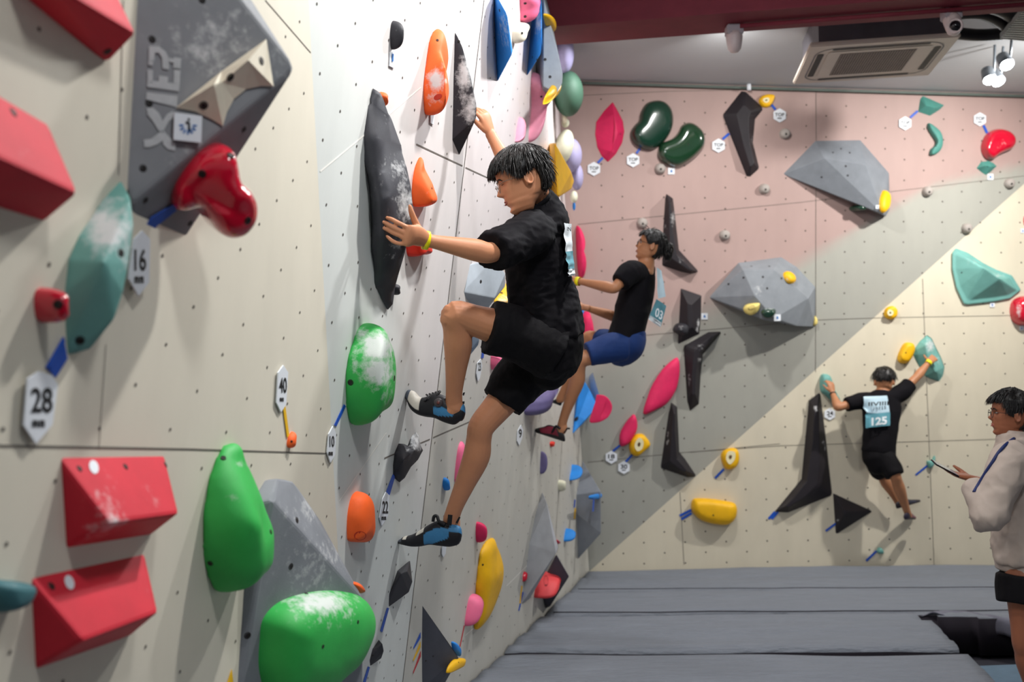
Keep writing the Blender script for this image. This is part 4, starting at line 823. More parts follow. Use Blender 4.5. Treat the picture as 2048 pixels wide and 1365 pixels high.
for k, dy in enumerate((0, 24)):
    bt(('upper', 'lower')[k] + ' blue tape strip left of the big yellow sausage hold', 'b5', (1058+4*k, 878+dy*.9), (978+12*k, 918+dy), 17)
# lower volume on the grey area
v2, FV2 = solid('lower large grey dome-like faceted volume with small holds on its rim', hm('back_grey_volume_two', '83888e', .7), 'b3', [(1183, 755, 0), (1390, 510, 0), (1690, 470, 0), (1800, 540, 0), (1930, 680, 0), (1928, 960, 0), (1420, 560, .22), (1640, 560, .28), (1640, 900, .36), (1500, 740, .33), (1880, 760, .2), (1560, 910, .30), (1400, 830, .2), (1800, 955, .2)], frame=fr(1525, 590, ('D', 'G')), div=.12, chalk=[(1525, 705, 40, 45, .45), (1740, 720, 30, 40, .25)], bolt=[(1480, 535), (1605, 535), (1425, 615), (1320, 660), (1560, 610), (1590, 690), (1690, 620)], br=.009)
hold('yellow tilted oval hold high on the lower grey volume', YEL, 'b3', [(1705, 580), (1730, 582), (1765, 610), (1778, 645), (1765, 658), (1735, 650), (1705, 610)], .05, frame=on_obj(v2, 1576, 557), auto=False, p=.5, chalk=[(1735, 630, 30, 20, .4)])
o = hold('yellow ring-shaped hold on the rim of the lower grey volume', hm('pale_yellow_plastic', 'e3cf7a', .5), 'b3', [(1430, 815), (1460, 798), (1530, 793), (1538, 815), (1525, 850), (1490, 872), (1450, 860), (1430, 840)], .06, frame=on_obj(v2, 1503, 617), auto=False, p=.45, cut=.1)
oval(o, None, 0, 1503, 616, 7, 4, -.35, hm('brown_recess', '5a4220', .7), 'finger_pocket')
hold('dark green hold beside the ring-shaped one on the lower grey volume', DGREEN, 'b3', [(1548, 850), (1580, 830), (1630, 830), (1652, 850), (1635, 885), (1590, 896), (1560, 880)], .07, frame=on_obj(v2, 1536, 624), auto=False, p=.5, chalk=[(1600, 830, 60, 14, .5)])
small_tag('small square tag on the rim of the lower grey volume', 'b3', 1662, 895, 23, frame=on_obj(v2, 1555, 632), h=.012)
hold('pale yellow hold at the right corner of the lower grey volume', hm('pale_yellow_plastic', 'e3cf7a', .5), 'b4', [(250, 990), (268, 1010), (272, 1045), (258, 1065), (238, 1062), (236, 1020)], .05, frame=fr(1626, 640, ('D', 'G')), auto=False, p=.5)
# right part
_o = [(1310, 487), (1400, 520), (1520, 600), (1620, 650), (1730, 690), (1798, 800), (1720, 862), (1600, 885), (1400, 908), (1370, 900), (1315, 780), (1285, 640), (1285, 520)]
_i = [(1326, 516), (1400, 552), (1520, 620), (1620, 672), (1712, 712), (1765, 800), (1700, 838), (1600, 855), (1415, 876), (1392, 864), (1342, 770), (1310, 640), (1308, 535)]
_P = [(x, y, 0) for x, y in _o] + [(x, y, .03) for x, y in _o] + [(x, y, .035) for x, y in _i] + [(1525, 636, .22), (1640, 716, .20)]
_f = [(k, (k+1) % 13, 13+(k+1) % 13, 13+k) for k in range(13)] + [(13+k, 13+(k+1) % 13, 26+(k+1) % 13, 26+k) for k in range(13)]
A_, B_ = 39, 40; _f += [(26, A_, 38), (38, A_, 37), (37, A_, 36), (36, A_, 35), (35, A_, 34), (26, 27, A_), (27, 28, A_), (28, 29, A_), (29, B_, A_), (29, 30, B_), (30, 31, B_), (A_, B_, 34), (B_, 33, 34), (B_, 32, 33), (B_, 31, 32), tuple(range(12, -1, -1))]
solid('big mint green ridged hold on the right', MINT, 'b4', _P, faces=_f, frame=fr(1970, 560, ('D', 'G')), name='climbing_hold', cat='climbing hold', bev=.012, bolt=[(1355, 670)], br=.006, chalk=[(1430, 590, 70, 25, .35), (1630, 690, 60, 16, .5)])
small_tag('small square tag under the big mint ridged hold', 'b4', 1584, 910, 18)
bh('crimson round hold cut by the right edge of the picture', CRIM, 'b4', [(1820, 845), (1870, 880), (1900, 960), (1870, 1040), (1815, 1066), (1760, 1055), (1722, 1010), (1712, 950), (1725, 890), (1765, 855)], .14, p=.5, chalk=[(1780, 950, 18, 60, .7)])
small_tag('tiny white tag under the crimson hold at the right edge', 'b4', 1803, 1085, 16)
small_tag('tiny white tag at the right edge above the mint hold', 'b4', 1812, 358, 16)
bh('red hold sliver at the right edge of the picture', CRIM, 'b4', [(1820, 250), (1850, 270), (1850, 320), (1822, 318), (1814, 285)], .05, p=.5)
donut('yellow ring hold just below the colour change on the cream area', 'b4', [(820, 920), (850, 930), (866, 960), (860, 1000), (828, 1020), (790, 1010), (773, 980), (785, 940)], .07, [(815, 945), (845, 960), (840, 985), (815, 992), (800, 970)])
bh('yellow pill-shaped hold left of the mint hold the third climber grips', YEL, 'b4', [(945, 1190), (985, 1200), (998, 1240), (980, 1300), (950, 1340), (915, 1350), (880, 1335), (873, 1300), (890, 1250), (915, 1205)], .09, spine=[(925, 1290), (955, 1240)], p=.5, bolt=[(938, 1268)])
bh('mint leaf hold gripped by the third climber\'s right hand', MINT, 'b6', [(1095, -110), (1130, -85), (1160, -20), (1200, 60), (1225, 130), (1215, 190), (1185, 235), (1120, 215), (1080, 195), (1020, 90), (995, 40), (1000, 0), (1040, -60)], .10, sharp=True, spine=[(1090, -30), (1110, 60), (1160, 160)], bev=.01, cut=.1, chalk=[(1120, -30, 40, 60, .7), (1180, 80, 50, 60, .35)])
bh('mint hold gripped by the third climber\'s left hand', MINT, 'b6', [(320, 178), (365, 190), (385, 230), (400, 290), (445, 370), (430, 385), (375, 378), (340, 345), (300, 310), (292, 250), (300, 195)], .09, spine=[(335, 230), (370, 320)], p=.8, chalk=[(380, 270, 40, 40, .3)])
bh('tall charcoal boomerang hold on the cream wall left of the third climber', DKGREY, 'b6', [(290, 322), (300, 330), (335, 600), (388, 1070), (380, 1090), (60, 1215), (0, 1212), (-40, 1208), (-25, 1190), (160, 965), (215, 380)], .10, sharp=True, spine=[(265, 450), (258, 700), (255, 900), (150, 1080), (60, 1150)], bev=.006, cut=.3, chalk=[(265, 440, 14, 20, 1.0), (322, 682, 10, 12, 1.0), (335, 740, 6, 30, .6)])
for k in (0, 1): bt(('left', 'right')[k] + ' blue tape strip under the tall charcoal boomerang', 'b5', (1645+22*k, 890), (1600+22*k, 940), 16)
top_tag('round tag number 24 under the third climber\'s left elbow', 'b6', 372, 480, 46, '24')
bh('charcoal triangular hold right of the tall boomerang\'s foot', DKGREY, 'b6', [(395, 1070), (680, 1200), (685, 1210), (430, 1372), (415, 1370)], .09, sharp=True, spine=[(480, 1210)], bev=.006, cut=.15, chalk=[(430, 1278, 9, 9, 1.0)])
bt('blue tape left of the charcoal triangular hold', 'b8', (418, 178), (342, 235), 15)
bh('tiny mint hold beside the standing person\'s phone', MINT, 'b6', [(1150, 790), (1150, 830), (1135, 870), (1110, 885), (1095, 860), (1095, 830), (1125, 825)], .05, p=.6)
bt('blue tape from the tiny mint hold by the phone', 'b6', (1100, 865), (1012, 935), 14)
bh('tiny mint hold near the mat on the cream wall', MINT, 'b8', [(740, 355), (762, 370), (770, 400), (735, 402), (722, 380)], .05, p=.6)
bt('blue tape from the tiny mint hold near the mat', 'b8', (722, 385), (645, 458), 16)

# ================================================================ CEILING THINGS
ZBm = CEIL - .32
M_beam = mat('oxblood_painted_steel', '702a35', .6, spec=.2, bump=.15, bscale=30, var=.12, vscale=6)
bm = bmesh.new()
a0, a1 = on_z(1085, 92, ZBm), on_z(2060, 22, ZBm); b0, b1 = on_z(1085, 55, ZBm), on_z(2060, -22, ZBm)
dx = (a1-a0).normalized(); a0 = a0 - dx*.5; b0 = b0 - dx*.5; a1 = a1 + dx*2.5; b1 = b1 + dx*2.5
def prism(bm, quad, z0, z1):
    lo = [bm.verts.new((p.x, p.y, z0)) for p in quad]; hi = [bm.verts.new((p.x, p.y, z1)) for p in quad]
    bm.faces.new(lo[::-1]); bm.faces.new(hi)
    for i in range(4): bm.faces.new((lo[i], lo[(i+1) % 4], hi[(i+1) % 4], hi[i]))
nb_ = V((-dx.y, dx.x, 0)); nb_ = nb_ if nb_.y < 0 else -nb_
prism(bm, [b0, b1, a1, a0], ZBm, ZBm+.025)                                   # bottom flange
prism(bm, [b0 - nb_*.012, b1 - nb_*.012, a1 + nb_*.012, a0 + nb_*.012], ZBm+.025, CEIL-.0)
bmesh.ops.recalc_face_normals(bm, faces=bm.faces)
o = link('ceiling_beam', bm, M_beam, origin=a0.copy(), smooth=False); tag(o, 'dark red painted steel beam running across the ceiling', 'beam')
bm = bmesh.new(); P0, P1 = on_z(1480, 52, ZBm-.02), on_z(2060, 8, ZBm-.02); tube(bm, [P0, P1], .016); tag(link('conduit_pipe', bm, M_beam, origin=P0), 'thin dark red conduit pipe along the underside of the beam', 'pipe')
# air conditioner cassette
M_ac = mat('aged_white_plastic', 'c9bcb0', .45, bump=0, var=.03); M_acb = mat('grey_sheet_metal', '5d5a60', .5, bump=0); M_slot = mat('dark_slot', '241e20', .6, bump=0)
ZAC = CEIL - .36
c4 = [on_z(1620, 94, ZAC), on_z(1922, 73, ZAC), on_z(1858, 151, ZAC), on_z(1586, 169, ZAC)]   # near left, near right, far right, far left
ac = empty('air_conditioner', sum(c4, V((0, 0, 0)))/4 + V((0, 0, .3)), 'white ceiling cassette air conditioner with square grille', 'air conditioner')
def q4(u, v, dz=0): p = (c4[0].lerp(c4[1], u)).lerp(c4[3].lerp(c4[2], u), v); return p + V((0, 0, dz))
bm = bmesh.new(); prism(bm, c4, ZAC, ZAC+.035); bmesh.ops.bevel(bm, geom=bm.edges[:], offset=.008, segments=2, affect='EDGES'); link('face_panel', bm, M_ac, origin=c4[0].copy(), parent=ac, smooth=False)
bm = bmesh.new(); prism(bm, [q4(.07, .07), q4(.93, .07), q4(.93, .93), q4(.07, .93)], ZAC+.035, CEIL-.03); link('housing', bm, M_acb, origin=q4(.5, .5), parent=ac, smooth=False)
def rrect(u0, v0, u1, v1, r, n=6):
    out = []
    for (cx, cy, a0_) in ((u1-r, v1-r, 0), (u0+r, v1-r, 90), (u0+r, v0+r, 180), (u1-r, v0+r, 270)):
        for i in range(n+1): a_ = math.radians(a0_ + 90*i/n); out.append((cx + r*math.cos(a_), cy + r*math.sin(a_)))
    return out
def ring_uv(o_pts, i_pts, dz, m, name):
    bm = bmesh.new(); A = [bm.verts.new(q4(*p, dz)) for p in o_pts]; B = [bm.verts.new(q4(*p, dz)) for p in i_pts]; n = len(A)
    for i in range(n): bm.faces.new((A[i], A[(i+1) % n], B[(i+1) % n], B[i]))
    link(name, bm, m, origin=q4(.5, .5), parent=ac, smooth=False)
for nm, (u0, v0, u1, v1) in (('a', (.17, .09, .83, .13)), ('b', (.17, .87, .83, .91)), ('c', (.08, .2, .125, .8)), ('d', (.875, .2, .92, .8))):
    bm = bmesh.new(); bm.faces.new([bm.verts.new(q4(*p, -.002)) for p in rrect(u0, v0, u1, v1, .018)]); link('air_slot', bm, M_slot, origin=q4((u0+u1)/2, (v0+v1)/2), parent=ac, smooth=False)
ring_uv(rrect(.06, .07, .94, .93, .16), rrect(.07, .082, .93, .918, .15), -.002, M_acb, 'panel_groove')
bm = bmesh.new(); bm.faces.new([bm.verts.new(q4(*p, -.004)) for p in rrect(.15, .16, .85, .84, .03)]); link('grille_frame', bm, M_ac, origin=q4(.5, .5), parent=ac, smooth=False)
bm = bmesh.new(); bm.faces.new([bm.verts.new(q4(*p, -.0055)) for p in ((.24, .22), (.76, .22), (.76, .78), (.24, .78))]); link('grille_opening', bm, mat('grille_shadow', '4b4240', .7, bump=0), origin=q4(.5, .5), parent=ac, smooth=False)
bm = bmesh.new()
for i in range(30):
    u = .245 + i*.0175; bm.faces.new([bm.verts.new(q4(*p, -.007)) for p in ((u, .22), (u+.007, .22), (u+.007, .78), (u, .78))])
for i in range(22):
    v = .225 + i*.026; bm.faces.new([bm.verts.new(q4(*p, -.0075)) for p in ((.24, v), (.76, v), (.76, v+.006), (.24, v+.006))])
link('grille', bm, mat('grille_bars', '9a8c84', .6, bump=0), origin=q4(.5, .5), parent=ac, smooth=False)
# ducts beside it
M_blk = mat('black_rubber_hose', '1c1619', .6, bump=0)
bm = bmesh.new(); tube(bm, [on_z(1680, 70, CEIL-.22), on_z(1900, 52, CEIL-.2)], .11, 12); tag(link('insulated_duct', bm, M_blk, origin=on_z(1790, 60, CEIL-.22)), 'black insulated duct above the air conditioner', 'duct')
for i, (pts, r, lab) in enumerate(((((1880, 62), (1950, 70), (2005, 68)), .045, 'straight black hose leading right from the air conditioner'), (((1900, 28), (1960, 26), (2000, 44), (2030, 68)), .045, 'black hose curving down to the perforated tray'), (((1930, 8), (2000, 18), (2060, 60)), .05, 'thick black hose nearest the upper right corner'))):
    bm = bmesh.new(); tube(bm, crom([on_z(*p, CEIL-.2) for p in pts], 8, False), r, 10); tag(link('cable_hose', bm, M_blk, origin=on_z(*pts[1], CEIL-.2)), lab, 'hose')
def cam_dome(px, py, label, lens):
    Pt = on_z(px, py, ZBm); r = empty('ceiling_sensor' if not lens else 'security_camera', Pt, label, 'sensor' if not lens else 'camera')
    bm = bmesh.new(); box(bm, Pt + V((0, 0, -.035)), .115, .10, .07); bmesh.ops.bevel(bm, geom=bm.edges[:], offset=.008, segments=2, affect='EDGES'); link('mount_box', bm, mat('translucent_grey_box', '9b9297', .4, bump=0), origin=Pt, parent=r, smooth=False)
    tl = V((0, -.35, -1)).normalized() if lens else V((0, 0, -1)); bm = bmesh.new(); pts = [Pt + V((0, 0, -.05)) + tl*t for t in (0, .03, .08, .115, .135, .142)]; tube(bm, pts, [.055, .058, .052, .045, .028, .004], 20)
    link('housing', bm, mat('sensor_plastic', 'c4b4b2', .35, bump=0), origin=Pt, parent=r)
    if lens:
        c = Pt + V((0, -.055, -.13)); bm = bmesh.new(); bmesh.ops.create_uvsphere(bm, u_segments=20, v_segments=12, radius=.042); bmesh.ops.translate(bm, verts=bm.verts, vec=c); link('lens_eye', bm, mat('dark_glass', '120e12', .15, bump=0), origin=c, parent=r)
        bm = bmesh.new(); K = 24
        for k in range(K): pass
        ring = [c + (CAM-c).normalized()*.020 for _ in range(1)][0]; d_ = (CAM-c).normalized(); u_ = d_.orthogonal().normalized(); w_ = d_.cross(u_)
        tube(bm, [ring + (u_*math.cos(t*2*math.pi/K) + w_*math.sin(t*2*math.pi/K))*.042 for t in range(K+1)], .009, 6, cap=False); link('lens_ring', bm, mat('sensor_plastic', 'c4b4b2', .35, bump=0), origin=c, parent=r)
cam_dome(1468, 52, 'white cylindrical sensor hanging under the middle of the red beam', False); cam_dome(1902, 20, 'white security camera with dark round lens under the beam near the air conditioner', True)
# perforated tray
bm = bmesh.new(); T4 = [(2000, 78), (2050, 18), (2110, 10), (2070, 84)]; P4 = [on_z(*p, CEIL-.28) for p in T4]; prism(bm, P4, CEIL-.28, CEIL-.24)
tr = link('cable_tray', bm, mat('tray_steel', 'aab0ae', .4, bump=0), origin=P4[0].copy(), smooth=False); tag(tr, 'perforated steel cable tray in the upper right corner', 'tray')
bm = bmesh.new()
for i in range(14):
    for j in range(14):
        u = (i+.5)/14; v = (j+.5)/14; p = P4[0].lerp(P4[3], u).lerp(P4[1].lerp(P4[2], u), v) + V((0, 0, -.002)); s_ = .011
        bm.faces.new([bm.verts.new(p + V((s_*math.cos(a_*1.0472), s_*math.sin(a_*1.0472), 0))) for a_ in range(6)])
link('perforation', bm, M_slot, origin=P4[0].copy(), parent=tr, smooth=False)['kind'] = 'stuff'
# track spotlights
M_lamp = mat('lit_lamp_glass', 'f4fbff', .5, bump=0, emit=90); M_chr = mat('lamp_metal', '7f868e', .3, bump=0, metal=.6)
def spot(px, py, z, label, tgt):
    P = on_z(px, py, z); r = empty('track_spotlight', P + V((0, 0, .1)), label, 'spotlight', 'lit spotlights near the upper right corner')
    d = (V(tgt)-P).normalized(); bm = bmesh.new(); tube(bm, [P - d*.13, P - d*.12, P - d*.01, P], [.02, .05, .058, .058], 18); link('lamp_head', bm, M_chr, origin=P, parent=r)
    bm = bmesh.new(); tube(bm, [P + d*.001, P + d*.008], [.052, .03], 18); link('lamp_glass', bm, M_lamp, origin=P, parent=r)
    bm = bmesh.new(); tube(bm, [P - d*.07, P - d*.07 + V((.05, 0, .02)), V((P.x+.05, P.y, CEIL-.0))], .011, 8); link('stem', bm, M_chr, origin=P, parent=r)
spot(1980, 160, CEIL-.30, 'lower left lit spotlight of the three near the upper right corner', (3.6, 5.5, 0)); spot(1997, 163, CEIL-.30, 'lower right lit spotlight of the three near the upper right corner', (4.4, 5, 0)); spot(2014, 130, CEIL-.26, 'upper lit spotlight of the three near the upper right corner', (4, 4.5, 0))
bm = bmesh.new(); P = on_z(1498, 173, CEIL-.01); tube(bm, [P + V((0, 0, .02)), P - V((0, 0, .035))], .02, 8); tag(link('pipe_clip', bm, M_tag, origin=P), 'small pale clip on the trim pipe above the pink wall', 'clip')

# ================================================================ MATS
M_mat = mat('grey_mat_fabric', '777c85', .9, bump=1.0, bscale=9, var=.07, vscale=3, stretch=(1, 5, 1), bumpd=.02)
M_rec = mat('mat_gap_shade', '201b24', .95, bump=0)  # shade inside the mat gaps, painted as a dark colour
ys = []
for py in (1138, 1179, 1226, 1300): ys.append([on_z(x, py + dy, 0).y for x, dy in ((1150, 0), (1500, -1), (2048, -4))])
def yl(i, x):
    a, b, c = ys[i]; X = [on_z(q_, 1200, 0).x for q_ in (1150, 1500, 2048)]
    base = f1.y + (x-f1.x)*hD.y/hD.x if i == 0 else a + (c-a)*(x-.4)/3.6
    return base
hole = [on_z(*p, 0) for p in ((1842, 1233), (1886, 1262), (1948, 1330), (1998, 1378), (2120, 1372), (2090, 1240))]
def inside(x, y):
    c = False; n = len(hole)
    for i in range(n):
        a, b = hole[i], hole[(i+1) % n]
        if (a.y > y) != (b.y > y) and x < (b.x-a.x)*(y-a.y)/(b.y-a.y)+a.x: c = not c
    return c
def xleft(y): # wall foot
    return on_line_x(y)
def on_line_x(y):
    e = [(E0[0], E1[0]), (E1[0], E2[0]), (E2[0], E3[0])]
    for a, b in e:
        if a.y <= y <= b.y: return a.x + (b.x-a.x)*(y-a.y)/(b.y-a.y) + .02
    return .75 if y > 5 else -.9
labels = ['grey crash mat strip against the foot of the back wall', 'grey crash mat strip second from the back wall', 'grey crash mat strip third from the back wall', 'grey crash mat strip nearest the camera, notched at the right']
for i in range(4):
    bm = bmesh.new(); nx, ny = 110, 26 if i < 3 else 60; g = []
    for a in range(nx+1):
        r_ = []
        for b in range(ny+1):
            y0 = yl(i, 0); y1 = yl(i+1, 0) if i < 3 else 1.5
            ym = (y0*(1-b/ny) + y1*b/ny); x = on_line_x(ym)*(1-a/nx) + 8.0*a/nx
            y0 = yl(i, x); y1 = yl(i+1, x) if i < 3 else 1.5
            y = y0*(1-b/ny) + y1*b/ny
            e = min(1, min(b, ny-b)/1.5) if i < 3 else min(1, b/1.5)
            z = .024*noise.noise(V((x*.7, y*3.5, i*7))) + .022*(.5-abs(noise.noise(V((x*.8 + y*1.2, y*6, i*3))))) - .008 - .035*(1-e) - .004
            y += .006*math.sin(x*5) + (.018 if b == ny and i < 3 else (-.018 if b == 0 and i > 0 else 0))
            r_.append(bm.verts.new((x, y, z)))
        g.append(r_)
    for a in range(nx):
        for b in range(ny):
            c = (g[a][b].co + g[a+1][b+1].co)/2
            if i >= 2 and inside(c.x, c.y): continue
            bm.faces.new((g[a][b], g[a][b+1], g[a+1][b+1], g[a+1][b]))
    bmesh.ops.delete(bm, geom=[v for v in bm.verts if not v.link_faces], context='VERTS')
    bmesh.ops.recalc_face_normals(bm, faces=bm.faces)
    if bm.faces[0].normal.z < 0: bmesh.ops.reverse_faces(bm, faces=bm.faces)
    r_ = bmesh.ops.extrude_face_region(bm, geom=bm.faces[:]); bmesh.ops.translate(bm, verts=[v for v in r_['geom'] if isinstance(v, bmesh.types.BMVert)], vec=(0, 0, -.27))
    bmesh.ops.recalc_face_normals(bm, faces=bm.faces)
    bm.normal_update()
    for f_ in bm.faces: f_.material_index = 1 if abs(f_.normal.z) < .5 or f_.normal.z < 0 else 0  # sides and undersides coloured dark, standing for the shadow in the notch
    o = link('crash_mat', bm, [M_mat, M_rec], origin=V((2, yl(i, 2), 0))); tag(o, labels[i], 'crash mat')
    if i in (1, 2):
        bm = bmesh.new(); tube(bm, [V((x_/20, yl(i, x_/20) + .006*math.sin(x_/20*5), .002 + .004*noise.noise(V((x_/9, 0, i))))) for x_ in range(int(20*(on_line_x(yl(i, 0)) + .1)), 150, 3) if i < 3 or x_/20 < 3.0], [.0035, .005, .005][i-1], 6); link('seam', bm, M_rec, origin=V((2, yl(i, 2), 0)), parent=o)  # dark strip laid over the gap in place of the shade inside it
# folded-back cover over the notch and blue pad inside it
bm = bmesh.new(); top = [(1842, 1233), (1870, 1224), (1925, 1224), (1985, 1232), (2060, 1240), (2120, 1246)]; nfold = 10; g = []
TP = crom([on_z(*p, 0.0) for p in top], 5, False)
for k in range(nfold+1):
    t = k/nfold; row = []
    for i, p in enumerate(TP):
        u = i/(len(TP)-1); w = .20*min(1, u*3.2+.02)
        row.append(bm.verts.new(p + V((.18*t*(1-u), -w*math.sin(t*1.5), .03*math.sin(t*3.0) - w*.45*(1-math.cos(t*1.9)) + .012*noise.noise(V((i*.6, t*3, 2)))))))
    g.append(row)
for a in range(nfold):
    for b in range(len(TP)-1): bm.faces.new((g[a][b], g[a+1][b], g[a+1][b+1], g[a][b+1]))
o = link('mat_cover_flap', bm, mat('folded_cover_fabric', '6d6d7a', .9, bump=.3, bscale=40), origin=TP[0].copy()); tag(o, 'folded-back grey mat cover over the dark gap beside the standing person', 'mat cover')
md = o.modifiers.new('thickness', 'SOLIDIFY'); md.thickness = .006
bm = bmesh.new(); Pq = [on_z(1900, 1335, -.1), on_z(2150, 1325, -.1), on_z(2300, 1500, -.1), on_z(1990, 1500, -.1)]
prism(bm, Pq, -.28, -.10); o = link('foam_pad', bm, mat('blue_grey_pad', '5b7285', .85, bump=.1, bscale=60), origin=Pq[0].copy(), smooth=False); tag(o, 'blue-grey foam pad inside the notch at the bottom right', 'foam pad')
# ================================================================ PEOPLE: tools
def J(px, py, d): return at(px, py, d)
def loft(bm, secs, ref, n=20, sub=4, sq=1.0, capr=True, flat_ends=False):
    """secs: (point, half size along ref, half size across); smooth path, rounded ends"""
    P = [V((*s[0], )) for s in secs]; k = len(secs)
    def cr(a, b, c, d, t): return .5*((2*b) + (c-a)*t + (2*a-5*b+4*c-d)*t*t + (3*b-a-3*c+d)*t**3)
    pts = []
    for i in range(k-1):
        ids = (max(i-1, 0), i, i+1, min(i+2, k-1))
        for j in range(sub + (i == k-2)):
            t = j/sub; pts.append((cr(*[P[q_] for q_ in ids], t), max(.002, cr(*[secs[q_][1] for q_ in ids], t)), max(.002, cr(*[secs[q_][2] for q_ in ids], t))))
    full = []
    if capr and not flat_ends:
        t0 = (pts[0][0]-pts[1][0]).normalized(); t1 = (pts[-1][0]-pts[-2][0]).normalized(); r0 = min(pts[0][1:]); r1 = min(pts[-1][1:])
        for a in (85, 60, 30): full.append((pts[0][0] + t0*r0*math.sin(math.radians(a))*.9, pts[0][1]*math.cos(math.radians(a)), pts[0][2]*math.cos(math.radians(a))))
        full += pts
        for a in (30, 60, 85): full.append((pts[-1][0] + t1*r1*math.sin(math.radians(a))*.9, pts[-1][1]*math.cos(math.radians(a)), pts[-1][2]*math.cos(math.radians(a))))
    else: full = pts
    rings = []; ref = V(ref)
    for i, (p, ra, rb) in enumerate(full):
        T = (full[min(i+1, len(full)-1)][0] - full[max(i-1, 0)][0]).normalized()
        A = (ref - T*ref.dot(T)); A = A.normalized() if A.length > .05 else T.orthogonal().normalized(); B = T.cross(A)
        rg = []
        for q_ in range(n):
            th = 2*math.pi*q_/n; c, s = math.cos(th), math.sin(th)
            if sq != 1: c = math.copysign(abs(c)**sq, c); s = math.copysign(abs(s)**sq, s)
            rg.append(bm.verts.new(p + A*c*ra + B*s*rb))
        rings.append(rg)
    for a, b in zip(rings, rings[1:]):
        for q_ in range(n): bm.faces.new((a[q_], a[(q_+1) % n], b[(q_+1) % n], b[q_]))
    bm.faces.new(rings[0][::-1]); bm.faces.new(rings[-1])
    return rings
def wrinkle(bm, amp, scale, seed=0, st=(1, 1, 1), fade=None):
    bm.normal_update()
    for v in bm.verts:
        p = V((v.co.x*st[0], v.co.y*st[1], v.co.z*st[2]))*scale + V((seed, 0, 0)); a = noise.noise(p); b = noise.noise(p*2.3)
        k = fade(v.co) if fade else 1
        v.co += v.normal*amp*k*((1-abs(a)*2.2) + .4*b)
def tab(T, z):
    if z <= T[0][0]: return T[0][1]
    for a, b in zip(T, T[1:]):
        if z <= b[0]: t = (z-a[0])/(b[0]-a[0]); t = t*t*(3-2*t)*.5 + t*.5; return a[1] + (b[1]-a[1])*t
    return T[-1][1]
XF = [(-.120, .052), (-.112, .074), (-.100, .083), (-.086, .080), (-.070, .087), (-.050, .089), (-.02, .087), (.0, .085), (.02, .091), (.04, .092), (.065, .085), (.088, .066), (.104, .038), (.114, 0)]
XB = [(-.120, .0), (-.10, -.012), (-.08, -.035), (-.055, -.066), (-.02, -.088), (.02, -.098), (.06, -.094), (.088, -.07), (.104, -.038), (.114, -.005)]
WD = [(-.120, .020), (-.112, .034), (-.10, .044), (-.08, .054), (-.05, .062), (-.01, .069), (.03, .073), (.06, .071), (.088, .054), (.104, .030), (.114, .004)]
def head_pt(phi, z, off=0):
    xf, xb, w = tab(XF, z), tab(XB, z), tab(WD, z); xw = -.012 if z > -.07 else .01; c, s = math.cos(phi), math.sin(phi)
    x = xw + ((xf-xw) if c > 0 else (xw-xb))*math.copysign(abs(c)**.85, c); y = w*math.copysign(abs(s)**.92, s)
    if c > 0:
        g = lambda a, b, sa, sb: math.exp(-((y-a)/sa)**2 - ((z-b)/sb)**2)
        nz = 0
        if -.042 < z < .018: t = (.018-z)/.048; nz = (.004 + .024*t**1.25) if t < 1 else max(0, .028*(1-(t-1)/.25))
        x += nz*math.exp(-(y/(.0085 + .004*max(0, -z/.03)))**2)
        x += .0035*g(0, -.0565, .020, .006) + .0042*g(0, -.069, .017, .006) - .003*g(0, -.0625, .02, .0025) - .004*g(0, -.084, .02, .008) + .004*g(0, -.103, .016, .010)
        x -= .009*(g(.031, .001, .014, .010) + g(-.031, .001, .014, .010)); x += .0035*(g(.03, .019, .018, .006) + g(-.03, .019, .018, .006)) + .003*(g(.04, -.025, .016, .014)+g(-.04, -.025, .016, .014))
    n = V((x-xw, y, (z-.01)*.9)).normalized(); return V((x, y, z)) + n*off
def head_mesh(bm, M):
    nz, npn = 72, 80; rings = []
    for i in range(nz+1):
        z = -.1195 + (.2335)*(.5-.5*math.cos(math.pi*i/nz)); rings.append([bm.verts.new(M @ head_pt(2*math.pi*k/npn, z)) for k in range(npn)])
    for a, b in zip(rings, rings[1:]):
        for k in range(npn): bm.faces.new((a[k], a[(k+1) % npn], b[(k+1) % npn], b[k]))
    bm.faces.new(rings[0][::-1]); bm.faces.new(rings[-1])
    for s in (1, -1):      # ears
        c = V((-.012, s*.071, -.010)); tl = V((.12, 0, 1)).normalized(); pts = []
        for k in range(15):
            a = math.radians(-70 + 300*k/14); rx, rz = .0155, .028
            pts.append(M @ (c + V((-rx*math.cos(a-.4)*.95, s*(.010 + .004*math.sin(a)), 0)) + tl*rz*math.sin(a-.4)*-1))
        tube(bm, pts, .0045, 8)
        loft(bm, [(M @ (c + V((.002, s*.002, -.022))), .009, .006), (M @ (c + V((-.002, s*.006, 0))), .013, .0055), (M @ (c + V((-.002, s*.005, .02))), .010, .005)], M.to_3x3() @ V((1, 0, 0)), n=12)
def head_matrix(c, f, u, s=1.0, axis=None):
    f = V(f).normalized(); u = V(u); u = (u - f*u.dot(f)).normalized(); l = u.cross(f)
    m = Matrix((f, l, u)).transposed().to_4x4(); return Matrix.Translation(c) @ m @ Matrix.Scale(s, 4)
M_hair = mat('black_hair', '100c0b', .42, bump=.5, bscale=260, var=.3, vscale=60, spec=.45, stretch=(1, 1, .3), bumpd=.003)
M_brow = mat('eyebrow_hair', '2a1c16', .7, bump=0); M_lip = mat('lip_skin', 'a35a50', .45, bump=0); M_eye = mat('eye_dark', '140c0a', .2, bump=0); M_eyew = mat('eye_white', 'd9d4cf', .3, bump=0)
